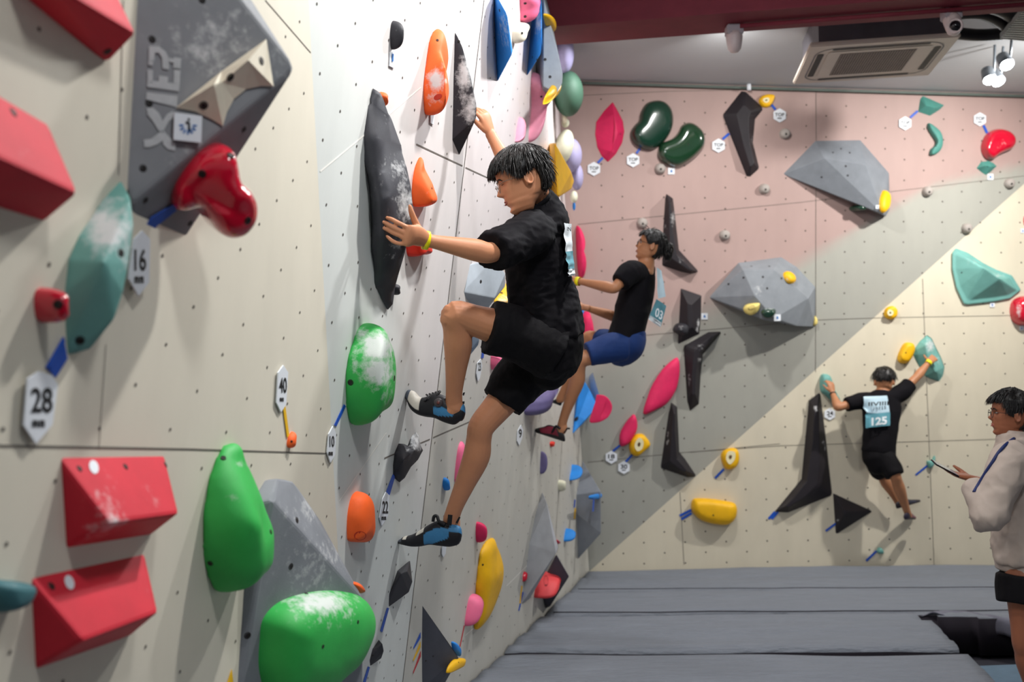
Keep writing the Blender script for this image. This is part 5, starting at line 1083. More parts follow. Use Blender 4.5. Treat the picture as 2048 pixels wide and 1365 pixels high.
def face_parts(M, root, skin, looking_down=False, gl=None, glm=None):
    for s in (1, -1):
        bm = bmesh.new(); pts = [head_pt(math.atan2(s*y, .085), z, .0015) for y, z in ((.012, .018), (.026, .023), (.042, .021), (.052, .014))]
        tube(bm, [M @ p for p in crom(pts, 4, False)], [.0024]*3 + [.0032]*7 + [.0022]*3, 8); link('eyebrow', bm, M_brow, origin=M @ pts[0], parent=root)
        c = V((.0775, s*.031, .001)); bm = bmesh.new()
        if not looking_down: r_ = bmesh.ops.create_uvsphere(bm, u_segments=16, v_segments=10, radius=1)
        if not looking_down:
            bmesh.ops.transform(bm, matrix=M @ Matrix.Translation(c) @ Matrix.Diagonal((.0055, .0125, .0038 if not looking_down else .002, 1)), verts=bm.verts)
            link('eye', bm, M_eyew if not looking_down else skin, origin=M @ c, parent=root)
        if not looking_down:
            bm = bmesh.new(); bmesh.ops.create_uvsphere(bm, u_segments=12, v_segments=8, radius=1); bmesh.ops.transform(bm, matrix=M @ Matrix.Translation(c + V((.003, 0, 0))) @ Matrix.Diagonal((.0035, .0048, .0038, 1)), verts=bm.verts); link('iris', bm, M_eye, origin=M @ c, parent=root)
        bm = bmesh.new(); tube(bm, [M @ p for p in crom([V((.0815, s*.019, .001)), V((.0835, s*.031, .0055 - .005*looking_down)), V((.078, s*.045, .0))], 4, False)], .0011, 6); link('eyelash', bm, M_brow, origin=M @ c, parent=root)
    bm = bmesh.new(); tube(bm, [M @ p for p in crom([V((.081, -.019, -.0625)), V((.0905, -.008, -.0585)), V((.0905, .008, -.0585)), V((.081, .019, -.0625))], 5, False)], .0028, 8); tube(bm, [M @ p for p in crom([V((.081, -.018, -.064)), V((.0915, -.007, -.068)), V((.0915, .007, -.068)), V((.081, .018, -.064))], 5, False)], .0032, 8)
    link('lips', bm, M_lip, origin=M @ V((.08, 0, -.06)), parent=root)
    if gl:
        bm = bmesh.new(); K = 26; r = .0225
        for s in (1, -1):
            c = V((.1005, s*.033, -.006)); tube(bm, [M @ (c + V((-.006*abs(math.cos(t*6.2832/K))*.6, r*1.05*math.cos(t*6.2832/K), r*.92*math.sin(t*6.2832/K)))) for t in range(K+1)], gl, 6, cap=False)
            tube(bm, [M @ p for p in crom([V((.095, s*.057, -.002)), V((.078, s*.0765, .002)), V((.03, s*.079, .001)), V((-.012, s*.0775, .004)), V((-.028, s*.073, -.016))], 4, False)], gl, 6)
        tube(bm, [M @ p for p in crom([V((.1, -.011, -.002)), V((.108, 0, .002)), V((.1, .011, -.002))], 3, False)], gl, 6)
        link('glasses', bm, glm, origin=M @ V((.1, 0, 0)), parent=root)
def hair(M, root, fringe=.035, back=-.07, side=-.005, vol=.018, locks=420, ln=(.045, .085), seed=1, whorl=(-.05, .0, .1), lift=.35, fr_jag=.012, bun=False):
    rnd = random.Random(seed); bm = bmesh.new(); npn, nz = 96, 44; rings = []
    def low(phi):
        p = abs((phi+math.pi) % (2*math.pi) - math.pi)
        if p < .9: b = fringe
        elif p < 1.3: b = fringe + (side-fringe)*sst(0, 1, (p-.9)/.4)
        elif p < 1.55: b = side
        elif p < 1.9: b = side + (.018-side)*((p-1.55)/.35)      # round the ear
        elif p < 2.3: b = .018 + (back-.018)*(p-1.9)/.4
        else: b = back
        return b + fr_jag*noise.noise(V((phi*4.5, seed, 0))) + fr_jag*.7*noise.noise(V((phi*13, seed, 3)))
    top = .1135
    for i in range(nz+1):
        rg = []
        for k in range(npn):
            phi = 2*math.pi*k/npn; lo = low(phi); t = i/nz; z = lo + (top-lo)*(1-(1-t)**1.7)
            e = min(1, t*7); o_ = vol*(.35 + .65*e)*(.75 + .5*noise.noise(V((phi*3, z*22, seed)))) + vol*.35*sst(0, .1, z)
            h = head_pt(phi, z, o_ + .003); rg.append(bm.verts.new(M @ h))
        rings.append(rg)
    for a, b in zip(rings, rings[1:]):
        for k in range(npn): bm.faces.new((a[k], a[(k+1) % npn], b[(k+1) % npn], b[k]))
    bm.faces.new(rings[-1])
    inner = []
    for k in range(npn): phi = 2*math.pi*k/npn; inner.append(bm.verts.new(M @ head_pt(phi, low(phi)+.006, -.004)))
    for k in range(npn): bm.faces.new((inner[k], inner[(k+1) % npn], rings[0][(k+1) % npn], rings[0][k]))
    W0 = V(whorl)
    for q_ in range(locks):
        phi = rnd.uniform(0, 2*math.pi); lo = low(phi); z = lo + (top-.004-lo)*rnd.random()**.8
        p = head_pt(phi, z, vol*(.75 + .55*sst(.02, .08, z))); p2 = head_pt(phi, z, 0); n = (p-p2).normalized(); fl = (p-W0); fl = (fl - n*fl.dot(n)); fl = fl.normalized() if fl.length > .001 else V((1, 0, 0))
        g = V((0, 0, -1)); g = g - n*g.dot(n); d = (fl*.7 + g*.9 + V((rnd.uniform(-.4, .4), rnd.uniform(-.4, .4), 0))).normalized(); L_ = rnd.uniform(*ln); lf = lift*rnd.uniform(.1, 1)
        if d.z < -.05: L_ = min(L_, max(.008, (p.z - (lo - .004))/(-d.z)/1.15))
        pts = []
        for t in (0, .3, .6, .85, 1): 
            x = p + d*L_*t + n*L_*lf*(t - t*t*1.05) + V((0, 0, -1))*L_*.25*t*t
            pts.append(M @ x)
        r0 = rnd.uniform(.0012, .0027)*M.to_scale().x; tube(bm, pts, [r0*.8, r0, r0*.8, r0*.45, r0*.08], 5)
    if bun:
        c = V((-.125, 0, .03))
        for q_ in range(60):
            a = rnd.uniform(0, 6.28); p = c + V((rnd.uniform(-.02, .02), .03*math.cos(a), .035*math.sin(a)))
            tube(bm, [M @ (p + V((-.005*t + rnd.uniform(-.005, .005), .006*math.sin(t+a), -.013*t + rnd.uniform(-.004, .004)))) for t in range(6)], [.006, .007, .007, .005, .003, .0005], 5)
        bmesh.ops.create_uvsphere(bm, u_segments=16, v_segments=10, radius=.036, matrix=M @ Matrix.Translation(c))
    return link('hair', bm, M_hair, origin=M @ V((0, 0, .06)), parent=root)
def hand(bm, w, d, n, side, curl=(.3, .4, .3), s=1.0, thumb=.5, spread=.06, fcurl=None):
    """w wrist, d pointing to the fingers, n out of the back of the hand, side: +1/-1 = thumb on d x n side"""
    d = V(d).normalized(); n = V(n); n = (n - d*n.dot(d)).normalized(); sd = d.cross(n)*side
    loft(bm, [(w - d*.03*s, .026*s, .019*s), (w, .026*s, .018*s), (w + d*.03*s, .034*s, .017*s), (w + d*.07*s, .040*s, .014*s), (w + d*.088*s, .039*s, .011*s)], sd, n=18)
    for i, (off, L_) in enumerate(((.031, .074), (.0105, .083), (-.0105, .077), (-.030, .060))):
        p = w + d*(.085 - .004*abs(i-1))*s + sd*off*s; dd = (d + sd*(1.2-i)*spread).normalized(); a = 0; pts = [p - dd*.03*s, p]; cc = fcurl[i] if fcurl else curl
        for ff, c_ in zip((.46, .30, .24), cc):
            a += c_; v = dd*math.cos(a) - n*math.sin(a); pts.append(pts[-1] + v*L_*ff*s)
        loft(bm, [(q_, r_*s, r_*s) for q_, r_ in zip(pts, (.009, .0095, .0085, .0078, .0062))], n, n=10, sub=4)
    tb = w + d*.02*s + sd*.022*s - n*.004*s; td = (sd*math.sin(thumb*1.5) + d*math.cos(thumb*1.5)*1.0 - n*.25).normalized(); t2 = (td + d*.45 - n*.12).normalized()
    loft(bm, [(tb, .013*s, .012*s), (tb + td*.035*s, .012*s, .011*s), (tb + td*.035*s + t2*.028*s, .0105*s, .009*s), (tb + td*.035*s + t2*.052*s, .0075*s, .0065*s)], n, n=12)
def limb(bm, pts, ref=(0, 1, 0), n=20, k=1.0, sub=5, cut=False): loft(bm, [(p[0], p[1]*k, (p[2] if len(p) > 2 else p[1])*k) for p in pts], ref, n=n, sub=sub, flat_ends=cut)
def arm(bm, sh, el, wr, k=1.0, inn=None):
    u = (el-sh); f = (wr-el); P = ([(inn, .05)] if inn is not None else []) + [(sh, .052), (sh + u*.35, .047), (sh + u*.75, .040), (el, .039), (el + f*.22, .042), (el + f*.55, .034), (el + f*.85, .026), (wr, .025)]
    limb(bm, P, k=k)
def leg(bm, hp, kn, an, k=1.0, bulge=None):
    u = (kn-hp); f = (an-kn); b = bulge or V((0, 0, 0))
    limb(bm, [(hp, .088), (hp + u*.35, .079), (hp + u*.75, .062), (kn, .055), (kn + f*.14 + b*.3, .052), (kn + f*.32 + b, .056), (kn + f*.6 + b*.5, .043), (kn + f*.85, .034), (an, .034)], k=k)
def shoe(root, pairs, cols, lat, name='climbing_shoe', rough=.5, extra=None):
    """pairs: (top point, bottom point, half width) heel to toe; cols(t, v) -> rgb"""
    bm = bmesh.new(); cl = bm.verts.layers.float_color.new('paint'); n = 56; k = len(pairs); S = []
    def cr(a, b, c, d, t): return .5*((2*b) + (c-a)*t + (2*a-5*b+4*c-d)*t*t + (3*b-a-3*c+d)*t**3)
    for i in range(k-1):
        ids = (max(i-1, 0), i, i+1, min(i+2, k-1))
        for j in range(16 + (i == k-2)):
            t = j/16; S.append((cr(*[pairs[q_][0] for q_ in ids], t), cr(*[pairs[q_][1] for q_ in ids], t), cr(*[pairs[q_][2] for q_ in ids], t), (i+t)/(k-1)))
    ax = (S[-1][0]+S[-1][1]-S[0][0]-S[0][1]).normalized(); rings = []
    def ring(c, a, hw, t, sc=1):
        rg = []
        for q_ in range(n):
            th = 2*math.pi*q_/n; cs, sn = math.cos(th), math.sin(th); e = .75 if cs < 0 else 1.0
            v = bm.verts.new(c + a*sc*math.copysign(abs(cs)**e, cs) + lat*hw*sc*math.copysign(abs(sn)**.8, sn)); v[cl] = (*cols(t, cs), 1); rg.append(v)
        rings.append(rg)
    T0, B0, h0, _ = S[0]; c0 = (T0+B0)/2; a0 = (T0-B0)/2
    for an in (80, 50, 25): ring(c0 - ax*.02*math.sin(math.radians(an)), a0, h0, 0, math.cos(math.radians(an)))
    for T_, B_, h_, t in S: ring((T_+B_)/2, (T_-B_)/2, h_, t)
    T1, B1, h1, _ = S[-1]; c1 = (T1+B1)/2; a1 = (T1-B1)/2
    for an in (25, 50, 80): ring(c1 + ax*.012*math.sin(math.radians(an)), a1, h1, 1, math.cos(math.radians(an)))
    for a, b in zip(rings, rings[1:]):
        for q_ in range(n): bm.faces.new((a[q_], a[(q_+1) % n], b[(q_+1) % n], b[q_]))
    bm.faces.new(rings[0][::-1]); bm.faces.new(rings[-1]); bmesh.ops.recalc_face_normals(bm, faces=bm.faces)
    return link(name, bm, mat('shoe_leather', '1a1a20', rough, bump=.25, bscale=300, tint='paint', var=.1, vscale=30), origin=c0.copy(), parent=root)
M_skin = mat('warm_skin', 'c98a66', .5, bump=.12, bscale=260, var=.06, vscale=14, sss=.08, spec=.35); M_skin2 = mat('tanned_skin', 'b27a56', .5, bump=.08, bscale=260, var=.05, vscale=14, sss=.06)
M_black = mat('black_cotton', '0d0b10', .9, spec=.2, bump=.35, bscale=14, var=.1, vscale=20, bumpd=.012); M_blacks = mat('black_nylon', '0b090d', .8, spec=.2, bump=.4, bscale=18, var=.1, vscale=20, bumpd=.012)
M_blue = mat('navy_blue_nylon', '0c2f68', .75, bump=.4, bscale=16, var=.1, bumpd=.012); M_band = mat('yellow_wristband', 'ecdf12', .4, bump=0)
M_bib = mat('pale_blue_bib', 'b9d3e0', .5, bump=.1, bscale=30, var=.05); M_bib2 = mat('teal_bib_panel', '5f9aa8', .5, bump=0); M_bibw = mat('white_bib', 'dfe6ea', .5, bump=0)
def band(root, c, axis, ra, rb, ref, w=.02, name='wristband', m=None):
    axis = axis.normalized(); bm = bmesh.new(); A = (V(ref) - axis*V(ref).dot(axis)).normalized(); B = axis.cross(A); K = 28; R_ = []
    for (dz, rr) in ((-w/2, 0), (w/2, 0), (w/2, .0016), (-w/2, .0016)): R_.append([bm.verts.new(c + axis*dz + A*math.cos(i*6.2832/K)*(ra+rr) + B*math.sin(i*6.2832/K)*(rb+rr)) for i in range(K)])
    for q_ in range(4):
        a, b = R_[q_], R_[(q_+1) % 4]
        for i in range(K): bm.faces.new((a[i], a[(i+1) % K], b[(i+1) % K], b[i]))
    bmesh.ops.recalc_face_normals(bm, faces=bm.faces); return link(name, bm, m or M_band, origin=c, parent=root)
def person(name, loc, label): return empty(name, loc, label, 'person')
def on_surface(objs, P, dirn, off):
    best = None
    for o in objs:
        t = BVHTree.FromPolygons([v.co + o.matrix_world_loc for v in o.data.vertices], [tuple(p.vertices) for p in o.data.polygons]) if False else None
def sheet(name, c4_, m, parent, amp=.008, nu=10, nv=10, seed=0):
    bm = bmesh.new(); g = []; nn = (c4_[1]-c4_[0]).cross(c4_[3]-c4_[0]).normalized()
    for i in range(nu+1):
        g.append([])
        for j in range(nv+1):
            p = c4_[0].lerp(c4_[1], i/nu).lerp(c4_[3].lerp(c4_[2], i/nu), j/nv)
            g[-1].append(bm.verts.new(p + nn*amp*(noise.noise(V((i*.28+seed, j*.35, seed))) + .6*math.sin(i/nu*3.1))))
    for i in range(nu):
        for j in range(nv): bm.faces.new((g[i][j], g[i+1][j], g[i+1][j+1], g[i][j+1]))
    return link(name, bm, m, origin=c4_[0].copy(), parent=parent)
def bvh_of(o, loc): return BVHTree.FromPolygons([v.co + loc for v in o.data.vertices], [tuple(p.vertices) for p in o.data.polygons])
def drape(name, T, corners, dirn, off, m, parent, nu=14, nv=14, th=.0):
    """sheet given by 4 world corners pushed along dirn onto the surface T"""
    bm = bmesh.new(); g = []; lastd = None
    for i in range(nu+1):
        r_ = []
        for j in range(nv+1):
            p = corners[0].lerp(corners[1], i/nu).lerp(corners[3].lerp(corners[2], i/nu), j/nv); h = T.ray_cast(p - dirn*.5, dirn)
            q_ = h[0] - dirn*off if h[0] is not None and (h[0]-p).length < .3 else p
            r_.append(bm.verts.new(q_))
        g.append(r_)
    for i in range(nu):
        for j in range(nv): bm.faces.new((g[i][j], g[i+1][j], g[i+1][j+1], g[i][j+1]))
    for _ in range(2): bmesh.ops.smooth_vert(bm, verts=bm.verts, factor=.5, use_axis_x=True, use_axis_y=True, use_axis_z=True)
    return link(name, bm, m, origin=corners[0].copy(), parent=parent)
# ================================================================ MAIN CLIMBER
FHn = fr(750, 350); FH = fr3(FHn, [(748, 400, 0), (748, 500, 0), (815, 452, .11)])
root = person('person', J(1095, 700, 4.1), 'foremost climber, in black t-shirt and black shorts, gripping the long black hold')
pel, wai, che, upc, nek = J(1098, 700, 4.15), J(1088, 615, 4.12), J(1074, 525, 4.08), J(1078, 462, 4.05), J(1088, 412, 4.02)
Lx = V((-.22, -.97, 0)).normalized()
shL, elL = J(1062, 468, 3.88), J(978, 506, 3.68); wrL = FH.pt(853, 481, .03)
shR, elR, wrR = J(1086, 425, 4.25), J(1034, 366, 4.34), J(981, 268, 4.36)
hpL, knL, anL = J(1085, 682, 4.07), J(911, 630, 3.93), J(908, 806, 4.10)
hpR, knR, anR = J(1085, 705, 4.26), J(964, 852, 4.20), J(902, 1040, 4.30)
bm = bmesh.new()
loft(bm, [(pel - V((0, 0, .04)), .13, .10), (pel, .155, .125), (wai, .135, .115), (che, .16, .115), (upc, .165, .095), (nek - V((0, 0, .03)), .09, .07)], Lx, n=28)
loft(bm, [(upc, .06, .06), (J(1078, 410, 4.0), .055, .056), (J(1070, 388, 3.96), .055, .056), (J(1060, 368, 3.93), .05, .05)], Lx, n=20)
arm(bm, shL, elL, wrL, inn=upc.lerp(shL, .3)); arm(bm, shR, elR, wrR, inn=upc.lerp(shR, .4), k=.98)
leg(bm, hpL, knL, anL, k=1.03, bulge=V((.012, .0, 0))); leg(bm, hpR, knR, anR, k=1.03, bulge=V((.018, 0, -.004)))
loft(bm, [(knL + V((-.018, -.01, .012)), .036, .034), (knL + V((-.030, -.01, -.022)), .034, .032)], (0, 1, 0))      # knee caps
for an, toe in ((anL, J(840, 815, 4.17)), (anR, J(825, 1078, 4.32))): loft(bm, [(an, .033, .036), (an - V((0, 0, .03)), .03, .034), (an.lerp(toe, .5) - V((0, 0, .02)), .03, .024)], (0, 1, 0))
B4T = BVHTree.FromPolygons([v.co + B4.location for v in B4.data.vertices], [tuple(p.vertices) for p in B4.data.polygons])
HSH = 0
for _x in range(160, 640, 20):
    for _y in range(420, 840, 20):
        px, py = 740 + _x/7.585, 380 + _y/7.585; hh = B4T.ray_cast(CAM, ray(px, py))
        if hh[0] is not None: HSH = max(HSH, FH.pt(px, py, .010).y - (hh[0].y - .010))
HSH = min(HSH, .13)
def hp(x, y, h):
    px, py = 740 + x/7.585, 380 + y/7.585; P = FH.pt(px, py, h); k = sst(860, 600, x) if x > 600 else 1
    return at(px, py, P.y - HSH*(1 - max(0, min(1, (x-600)/250))))
bk = FH.n
loft(bm, [(wrL, .026, .019), (hp(770, 720, .034), .034, .019), (hp(680, 690, .036), .038, .018), (hp(600, 700, .034), .041, .015), (hp(540, 690, .028), .038, .011)], hp(600, 600, .03)-hp(540, 830, .03), n=20)
for pts, r in ((((690, 640), (600, 590), (480, 525), (400, 487), (320, 442), (252, 422)), 1), (((670, 690), (570, 672), (440, 610), (350, 568), (250, 510), (178, 480)), 1), (((650, 730), (548, 745), (440, 690), (365, 658), (270, 610), (188, 572)), .97), (((640, 780), (520, 815), (430, 812), (355, 785), (300, 745), (252, 700)), .88)):
    hh = (.030, .028, .026, .020, .012, .008); loft(bm, [(hp(p[0], p[1], h), q_*r, q_*r*.95) for p, h, q_ in zip(pts, hh, (.0095, .0098, .0086, .0090, .0079, .0062))], bk, n=12, sub=4)
loft(bm, [(hp(760, 640, .026), .016, .014), (hp(700, 520, .016), .0145, .013), (hp(655, 415, .004), .0115, .0115), (hp(625, 330, -.004), .0105, .010), (hp(604, 245, -.012), .0075, .007)], bk, n=14)
loft(bm, [(hp(720, 690, .03), .026, .016), (hp(690, 580, .022), .022, .014)], bk, n=14)
hand(bm, wrR, J(963, 216, 4.33) - wrR, V((.75, -.62, .1)), -1, curl=(.55, .5, .4), thumb=.35)
MH = head_matrix(J(1045, 360, 3.90), (-.93, -.06, -.33), (-.30, .0, 1), 1.06)
head_mesh(bm, MH)
body = link('body', remeshed(bm, .0036, 3), M_skin, origin=pel.copy(), parent=root)
face_parts(MH, root, M_skin, looking_down=True, gl=.0011, glm=mat('silver_wire', '8c8880', .25, bump=0, metal=.9))
hair(MH, root, fringe=.046, back=-.062, side=-.004, vol=.018, locks=1500, seed=4, ln=(.025, .055), whorl=(-.06, 0, .1), lift=.2, fr_jag=.012)
# t-shirt
bm = bmesh.new()
loft(bm, [(J(1093, 672, 4.14), .172, .152), (J(1088, 620, 4.12), .168, .142), (J(1080, 570, 4.10), .172, .132), (J(1075, 520, 4.08), .182, .130), (J(1074, 475, 4.05), .185, .118), (J(1082, 445, 4.03), .155, .100), (J(1074, 420, 4.0), .10, .088), (J(1066, 404, 3.98), .078, .080)], Lx, n=40, flat_ends=True, sub=8)
u = elL-shL; limb(bm, [(upc.lerp(shL, .15), .085), (shL, .083), (shL + u*.5, .074, .082), (shL + u*.92, .070, .082)], (0, 0, 1), cut=True); u = elR-shR; limb(bm, [(upc.lerp(shR, .3), .075), (shR, .072), (shR + u*.5, .062)], (0, 0, 1), cut=True)
b2 = remeshed(bm, .007, 3); 
def folds(b, amp, seed, dirs=(1, 1, 1), sc=7): wrinkle(b, amp, sc, seed, dirs)
folds(b2, .010, 3, (1.6, .7, .8), 7.5); folds(b2, .004, 9, (1, 1, 2), 16)
sh_o = link('t_shirt', b2, M_black, origin=che.copy(), parent=root)
sh_T = bvh_of(sh_o, che)
cr_ = J(1093, 405, 4.01); band(root, J(1065, 403, 3.98), J(1066, 404, 3.98)-J(1075, 421, 4.0), .078, .080, Lx, w=.02, name='collar', m=M_black)
# bib pinned on the back
sheet('bib', [J(1128, 446, 3.92), J(1143, 448, 4.06), J(1146, 502, 4.06), J(1131, 504, 3.92)], M_bibw, root, seed=1)
sheet('bib_panel', [J(1131, 504, 3.92), J(1146, 502, 4.06), J(1150, 536, 4.06), J(1137, 540, 3.92)], M_bib2, root, seed=1)
sheet('bib', [J(1137, 540, 3.92), J(1150, 536, 4.06), J(1151, 551, 4.06), J(1137, 554, 3.92)], M_bibw, root, seed=1)
text_on(Fr(J(1138, 460, 3.93), V((0, -1, 0))), 'IN', [(1134, 462), (1142, 463), (1142, 455), (1134, 454)], .012, M_ink, root, name='print')
# shorts
bm = bmesh.new()
loft(bm, [(J(1090, 640, 4.13), .150, .125), (J(1094, 668, 4.14), .168, .142), (J(1098, 700, 4.15), .172, .140), (J(1102, 728, 4.16), .160, .120), (J(1100, 745, 4.17), .10, .08)], Lx, n=32)
def mid(a, b, t): return a.lerp(b, t)
limb(bm, [(J(1108, 705, 4.07), .118), (J(1065, 682, 4.04), .116), (J(1030, 668, 4.02), .112), (J(979, 655, 3.99), .104, .108)], (0, 1, 0), cut=True)
limb(bm, [(J(1105, 715, 4.24), .115), (J(1065, 735, 4.24), .112), (J(1035, 762, 4.23), .108), (J(1004, 806, 4.22), .088, .092)], (0, 1, 0), cut=True)
b2 = remeshed(bm, .007, 3); folds(b2, .005, 5, (1, 1, 1.4), 8); folds(b2, .002, 1, (2, 1, 1), 17)
link('shorts', b2, M_blacks, origin=pel.copy(), parent=root)
band(root, FH.pt(852, 481, .03), (elL-wrL), .033, .029, (0, 0, 1), w=.018)
# shoes
cB, cBl, cW, cG = srgb('17161c'), srgb('3d7fae'), srgb('d6cfc2'), srgb('4b525e')
def c_up(t, v):
    if v < -.55: return cB
    if t < .12 + .10*max(0, -v): return cB if v < .25 else cBl
    if t < .42 and v < .45 - t*1.1 and v > -.8: return cBl if v > .2 - t*2.2 else cB
    if .60 < t < .93 and v > -.25: return cW if not (.60 < t < .66) else cB
    if t >= .93: return cG
    return cB
prs = [(J(924, 806, 4.10), J(920, 843, 4.10), .026), (J(908, 806, 4.11), J(908, 850, 4.11), .034), (J(888, 792, 4.12), J(888, 845, 4.12), .036), (J(870, 787, 4.13), J(870, 837, 4.13), .040), (J(853, 794, 4.15), J(851, 834, 4.15), .044), (J(840, 795, 4.16), J(835, 829, 4.16), .045), (J(829, 784, 4.17), J(822, 818, 4.17), .040), (J(819, 780, 4.18), J(814, 800, 4.18), .026)]
lat = V((.15, .98, 0)).normalized(); s1 = shoe(root, prs, c_up, lat)
def c_lo(t, v):
    if v < -.8: return cB
    if t < .13: return cBl if v > .35 else cB
    if t < .5 and v < .75 - t*.9 and v > .35 - t*3.1: return cBl
    if .50 < t < .62 and v > .55: return cW
    if .78 < t < .85 and v > .45: return cW
    if t > .88: return cG if v > .1 else cB
    return cB
prs = [(J(916, 1052, 4.27), J(914, 1091, 4.27), .028), (J(899, 1047, 4.28), J(899, 1094, 4.28), .035), (J(878, 1042, 4.29), J(878, 1092, 4.29), .036), (J(860, 1049, 4.30), J(860, 1090, 4.30), .040), (J(842, 1060, 4.32), J(842, 1093, 4.32), .044), (J(824, 1070, 4.33), J(824, 1093, 4.33), .045), (J(808, 1074, 4.34), J(808, 1090, 4.34), .036), (J(799, 1080, 4.35), J(799, 1088, 4.35), .018)]
s2 = shoe(root, prs, c_lo, lat)
def chip(name, m, parent, pts, d, th=.005):
    bm = bmesh.new(); P = [J(x, y, d) for x, y in pts]; a = [bm.verts.new(p) for p in P]; b = [bm.verts.new(p + V((0, th, 0))) for p in P]; bm.faces.new(a)
    bm.faces.new(b[::-1])
    for i in range(len(P)): bm.faces.new((a[i], a[(i+1) % len(P)], b[(i+1) % len(P)], b[i]))
    bmesh.ops.recalc_face_normals(bm, faces=bm.faces); return link(name, bm, m, origin=P[0].copy(), parent=parent, smooth=False)
M_rub = mat('black_rubber', '131217', .5, bump=0)
chip('pull_tab', M_rub, s2, [(896, 1030), (905, 1031), (903, 1052), (894, 1050)], 4.24); chip('pull_tab', M_rub, s2, [(918, 1034), (921, 1036), (915, 1048), (911, 1046)], 4.26)
bm = bmesh.new(); tube(bm, crom([J(866, 1044, 4.27), J(868, 1034, 4.27), J(874, 1033, 4.27), J(878, 1043, 4.26), J(890, 1050, 4.245)], 5, False), .007, 8); link('ankle_strap', bm, M_rub, origin=J(870, 1040, 4.27), parent=s2)
bm = bmesh.new(); c = J(876.5, 806, 4.085)
K = 20; axd = V((.0, -1, 0)); tube(bm, [c + V((.0, .02, 0)), c, c + V((0, -.006, 0)), c + V((0, -.008, 0))], [.019, .0185, .0165, .001], 24); link('closure_dial', bm, mat('grey_dial', '4d4648', .4, bump=0), origin=c, parent=s1)
bm = bmesh.new(); tube(bm, [c + V((0, -.0085, 0)), c + V((0, -.0105, 0))], [.007, .006], 16); link('dial_button', bm, mat('dial_centre', '6e3d38', .4, bump=0), origin=c, parent=s1)
bm = bmesh.new()
for k in range(5): tube(bm, crom([J(849+6*k, 803-2.6*k, 4.105), J(856+6*k, 794-2.5*k, 4.12), J(853+6*k, 790-1.5*k, 4.15)], 4, False), .0045, 7)
link('lace_strap', bm, M_rub, origin=J(860, 795, 4.12), parent=s1)
chip('pull_tab', M_rub, s1, [(926, 786), (930, 785), (928, 792), (925, 791)], 4.1); chip('pull_tab', M_rub, s1, [(922, 804), (929, 803), (929, 808), (923, 810)], 4.09)

# ================================================================ SECOND CLIMBER
def simple_shoe(root, heel, toe, up, lat, k=1.0, c1=cB, c2=cB, hgt=.07):
    ax = toe-heel; ps = []
    for t, h_, w_ in ((0, .9, .026), (.18, 1.0, .034), (.4, .95, .036), (.6, .7, .041), (.8, .5, .043), (.95, .33, .03)):
        b = heel + ax*t; ps.append((b + up*hgt*h_*k, b + up*.0, w_*k))
    return shoe(root, ps, lambda t, v: (c2 if (.15 < t < .8 and -.3 < v < .8) else c1), lat)
r2 = person('person', J(1250, 690, 7.0), 'person with tied-back black hair, black t-shirt and blue shorts climbing at mid distance')
D2 = 7.15; L2 = V((-.25, -.96, 0)).normalized()
pel, wai, che, upc, nek = J(1248, 688, D2), J(1262, 640, D2), J(1275, 590, D2), J(1284, 553, D2-.02), J(1293, 525, D2-.03)
shA, elA, wrA = J(1262, 545, D2-.18), J(1228, 577, D2-.26), J(1158, 563, D2-.10); shB, elB, wrB = J(1278, 560, D2+.16), J(1232, 634, D2+.22), J(1168, 615, D2+.12)
hA_, kA, aA = J(1240, 690, D2-.08), J(1160, 722, D2-.12), J(1124, 850, D2+.05); hB_, kB, aB = J(1240, 695, D2+.1), J(1178, 676, D2+.2), J(1120, 800, D2+.3)
bm = bmesh.new()
loft(bm, [(pel, .15, .11), (wai, .13, .10), (che, .15, .105), (upc, .155, .085), (nek, .07, .06)], L2, n=24); loft(bm, [(upc, .05, .05), (nek, .05, .05), (J(1297, 505, D2-.04), .05, .05)], L2)
arm(bm, shA, elA, wrA, inn=upc.lerp(shA, .3), k=.95); arm(bm, shB, elB, wrB, inn=upc.lerp(shB, .3), k=.92)
leg(bm, hA_, kA, aA, k=.98, bulge=V((.02, 0, 0))); leg(bm, hB_, kB, aB, k=.95)
hand(bm, wrA, V((-1, .15, .1)), V((.2, -.95, .1)), -1, curl=(.2, .3, .3)); hand(bm, wrB, V((-1, .15, .15)), V((.2, -.9, .4)), 1, curl=(.3, .5, .4))
for an, toe in ((aA, J(1090, 868, D2+.1)),): loft(bm, [(an, .033, .036), (an - V((0, 0, .04)), .03, .034), (an.lerp(toe, .5) - V((0, 0, .02)), .03, .024)], (0, 1, 0))
M2 = head_matrix(J(1302, 493, D2-.05), (-.86, .12, .30), (.36, 0, 1), .98); head_mesh(bm, M2)
link('body', remeshed(bm, .006, 3), M_skin2, origin=pel.copy(), parent=r2)
face_parts(M2, r2, M_skin2, gl=.0018, glm=mat('dark_wire', '241c1e', .4, bump=0)); hair(M2, r2, fringe=.055, back=-.075, side=-.0, vol=.014, locks=260, seed=9, ln=(.04, .08), whorl=(.06, 0, .1), lift=.15, fr_jag=.004, bun=True)
bm = bmesh.new()
loft(bm, [(J(1238, 705, D2), .152, .118), (J(1247, 685, D2), .158, .124), (J(1258, 650, D2), .155, .122), (J(1270, 600, D2), .165, .125), (J(1280, 565, D2), .168, .108), (J(1287, 543, D2), .135, .085), (J(1294, 528, D2-.02), .07, .062)], L2, n=32, flat_ends=True, sub=6)
u = elA-shA; limb(bm, [(upc.lerp(shA, .2), .085), (shA, .084), (shA + u*.66, .070)], cut=True); u = elB-shB; limb(bm, [(upc.lerp(shB, .2), .08), (shB, .074), (shB + u*.6, .066)], cut=True)
b2 = remeshed(bm, .009, 3); folds(b2, .005, 2); s_o = link('t_shirt', b2, M_black, origin=che.copy(), parent=r2); T2 = bvh_of(s_o, che)
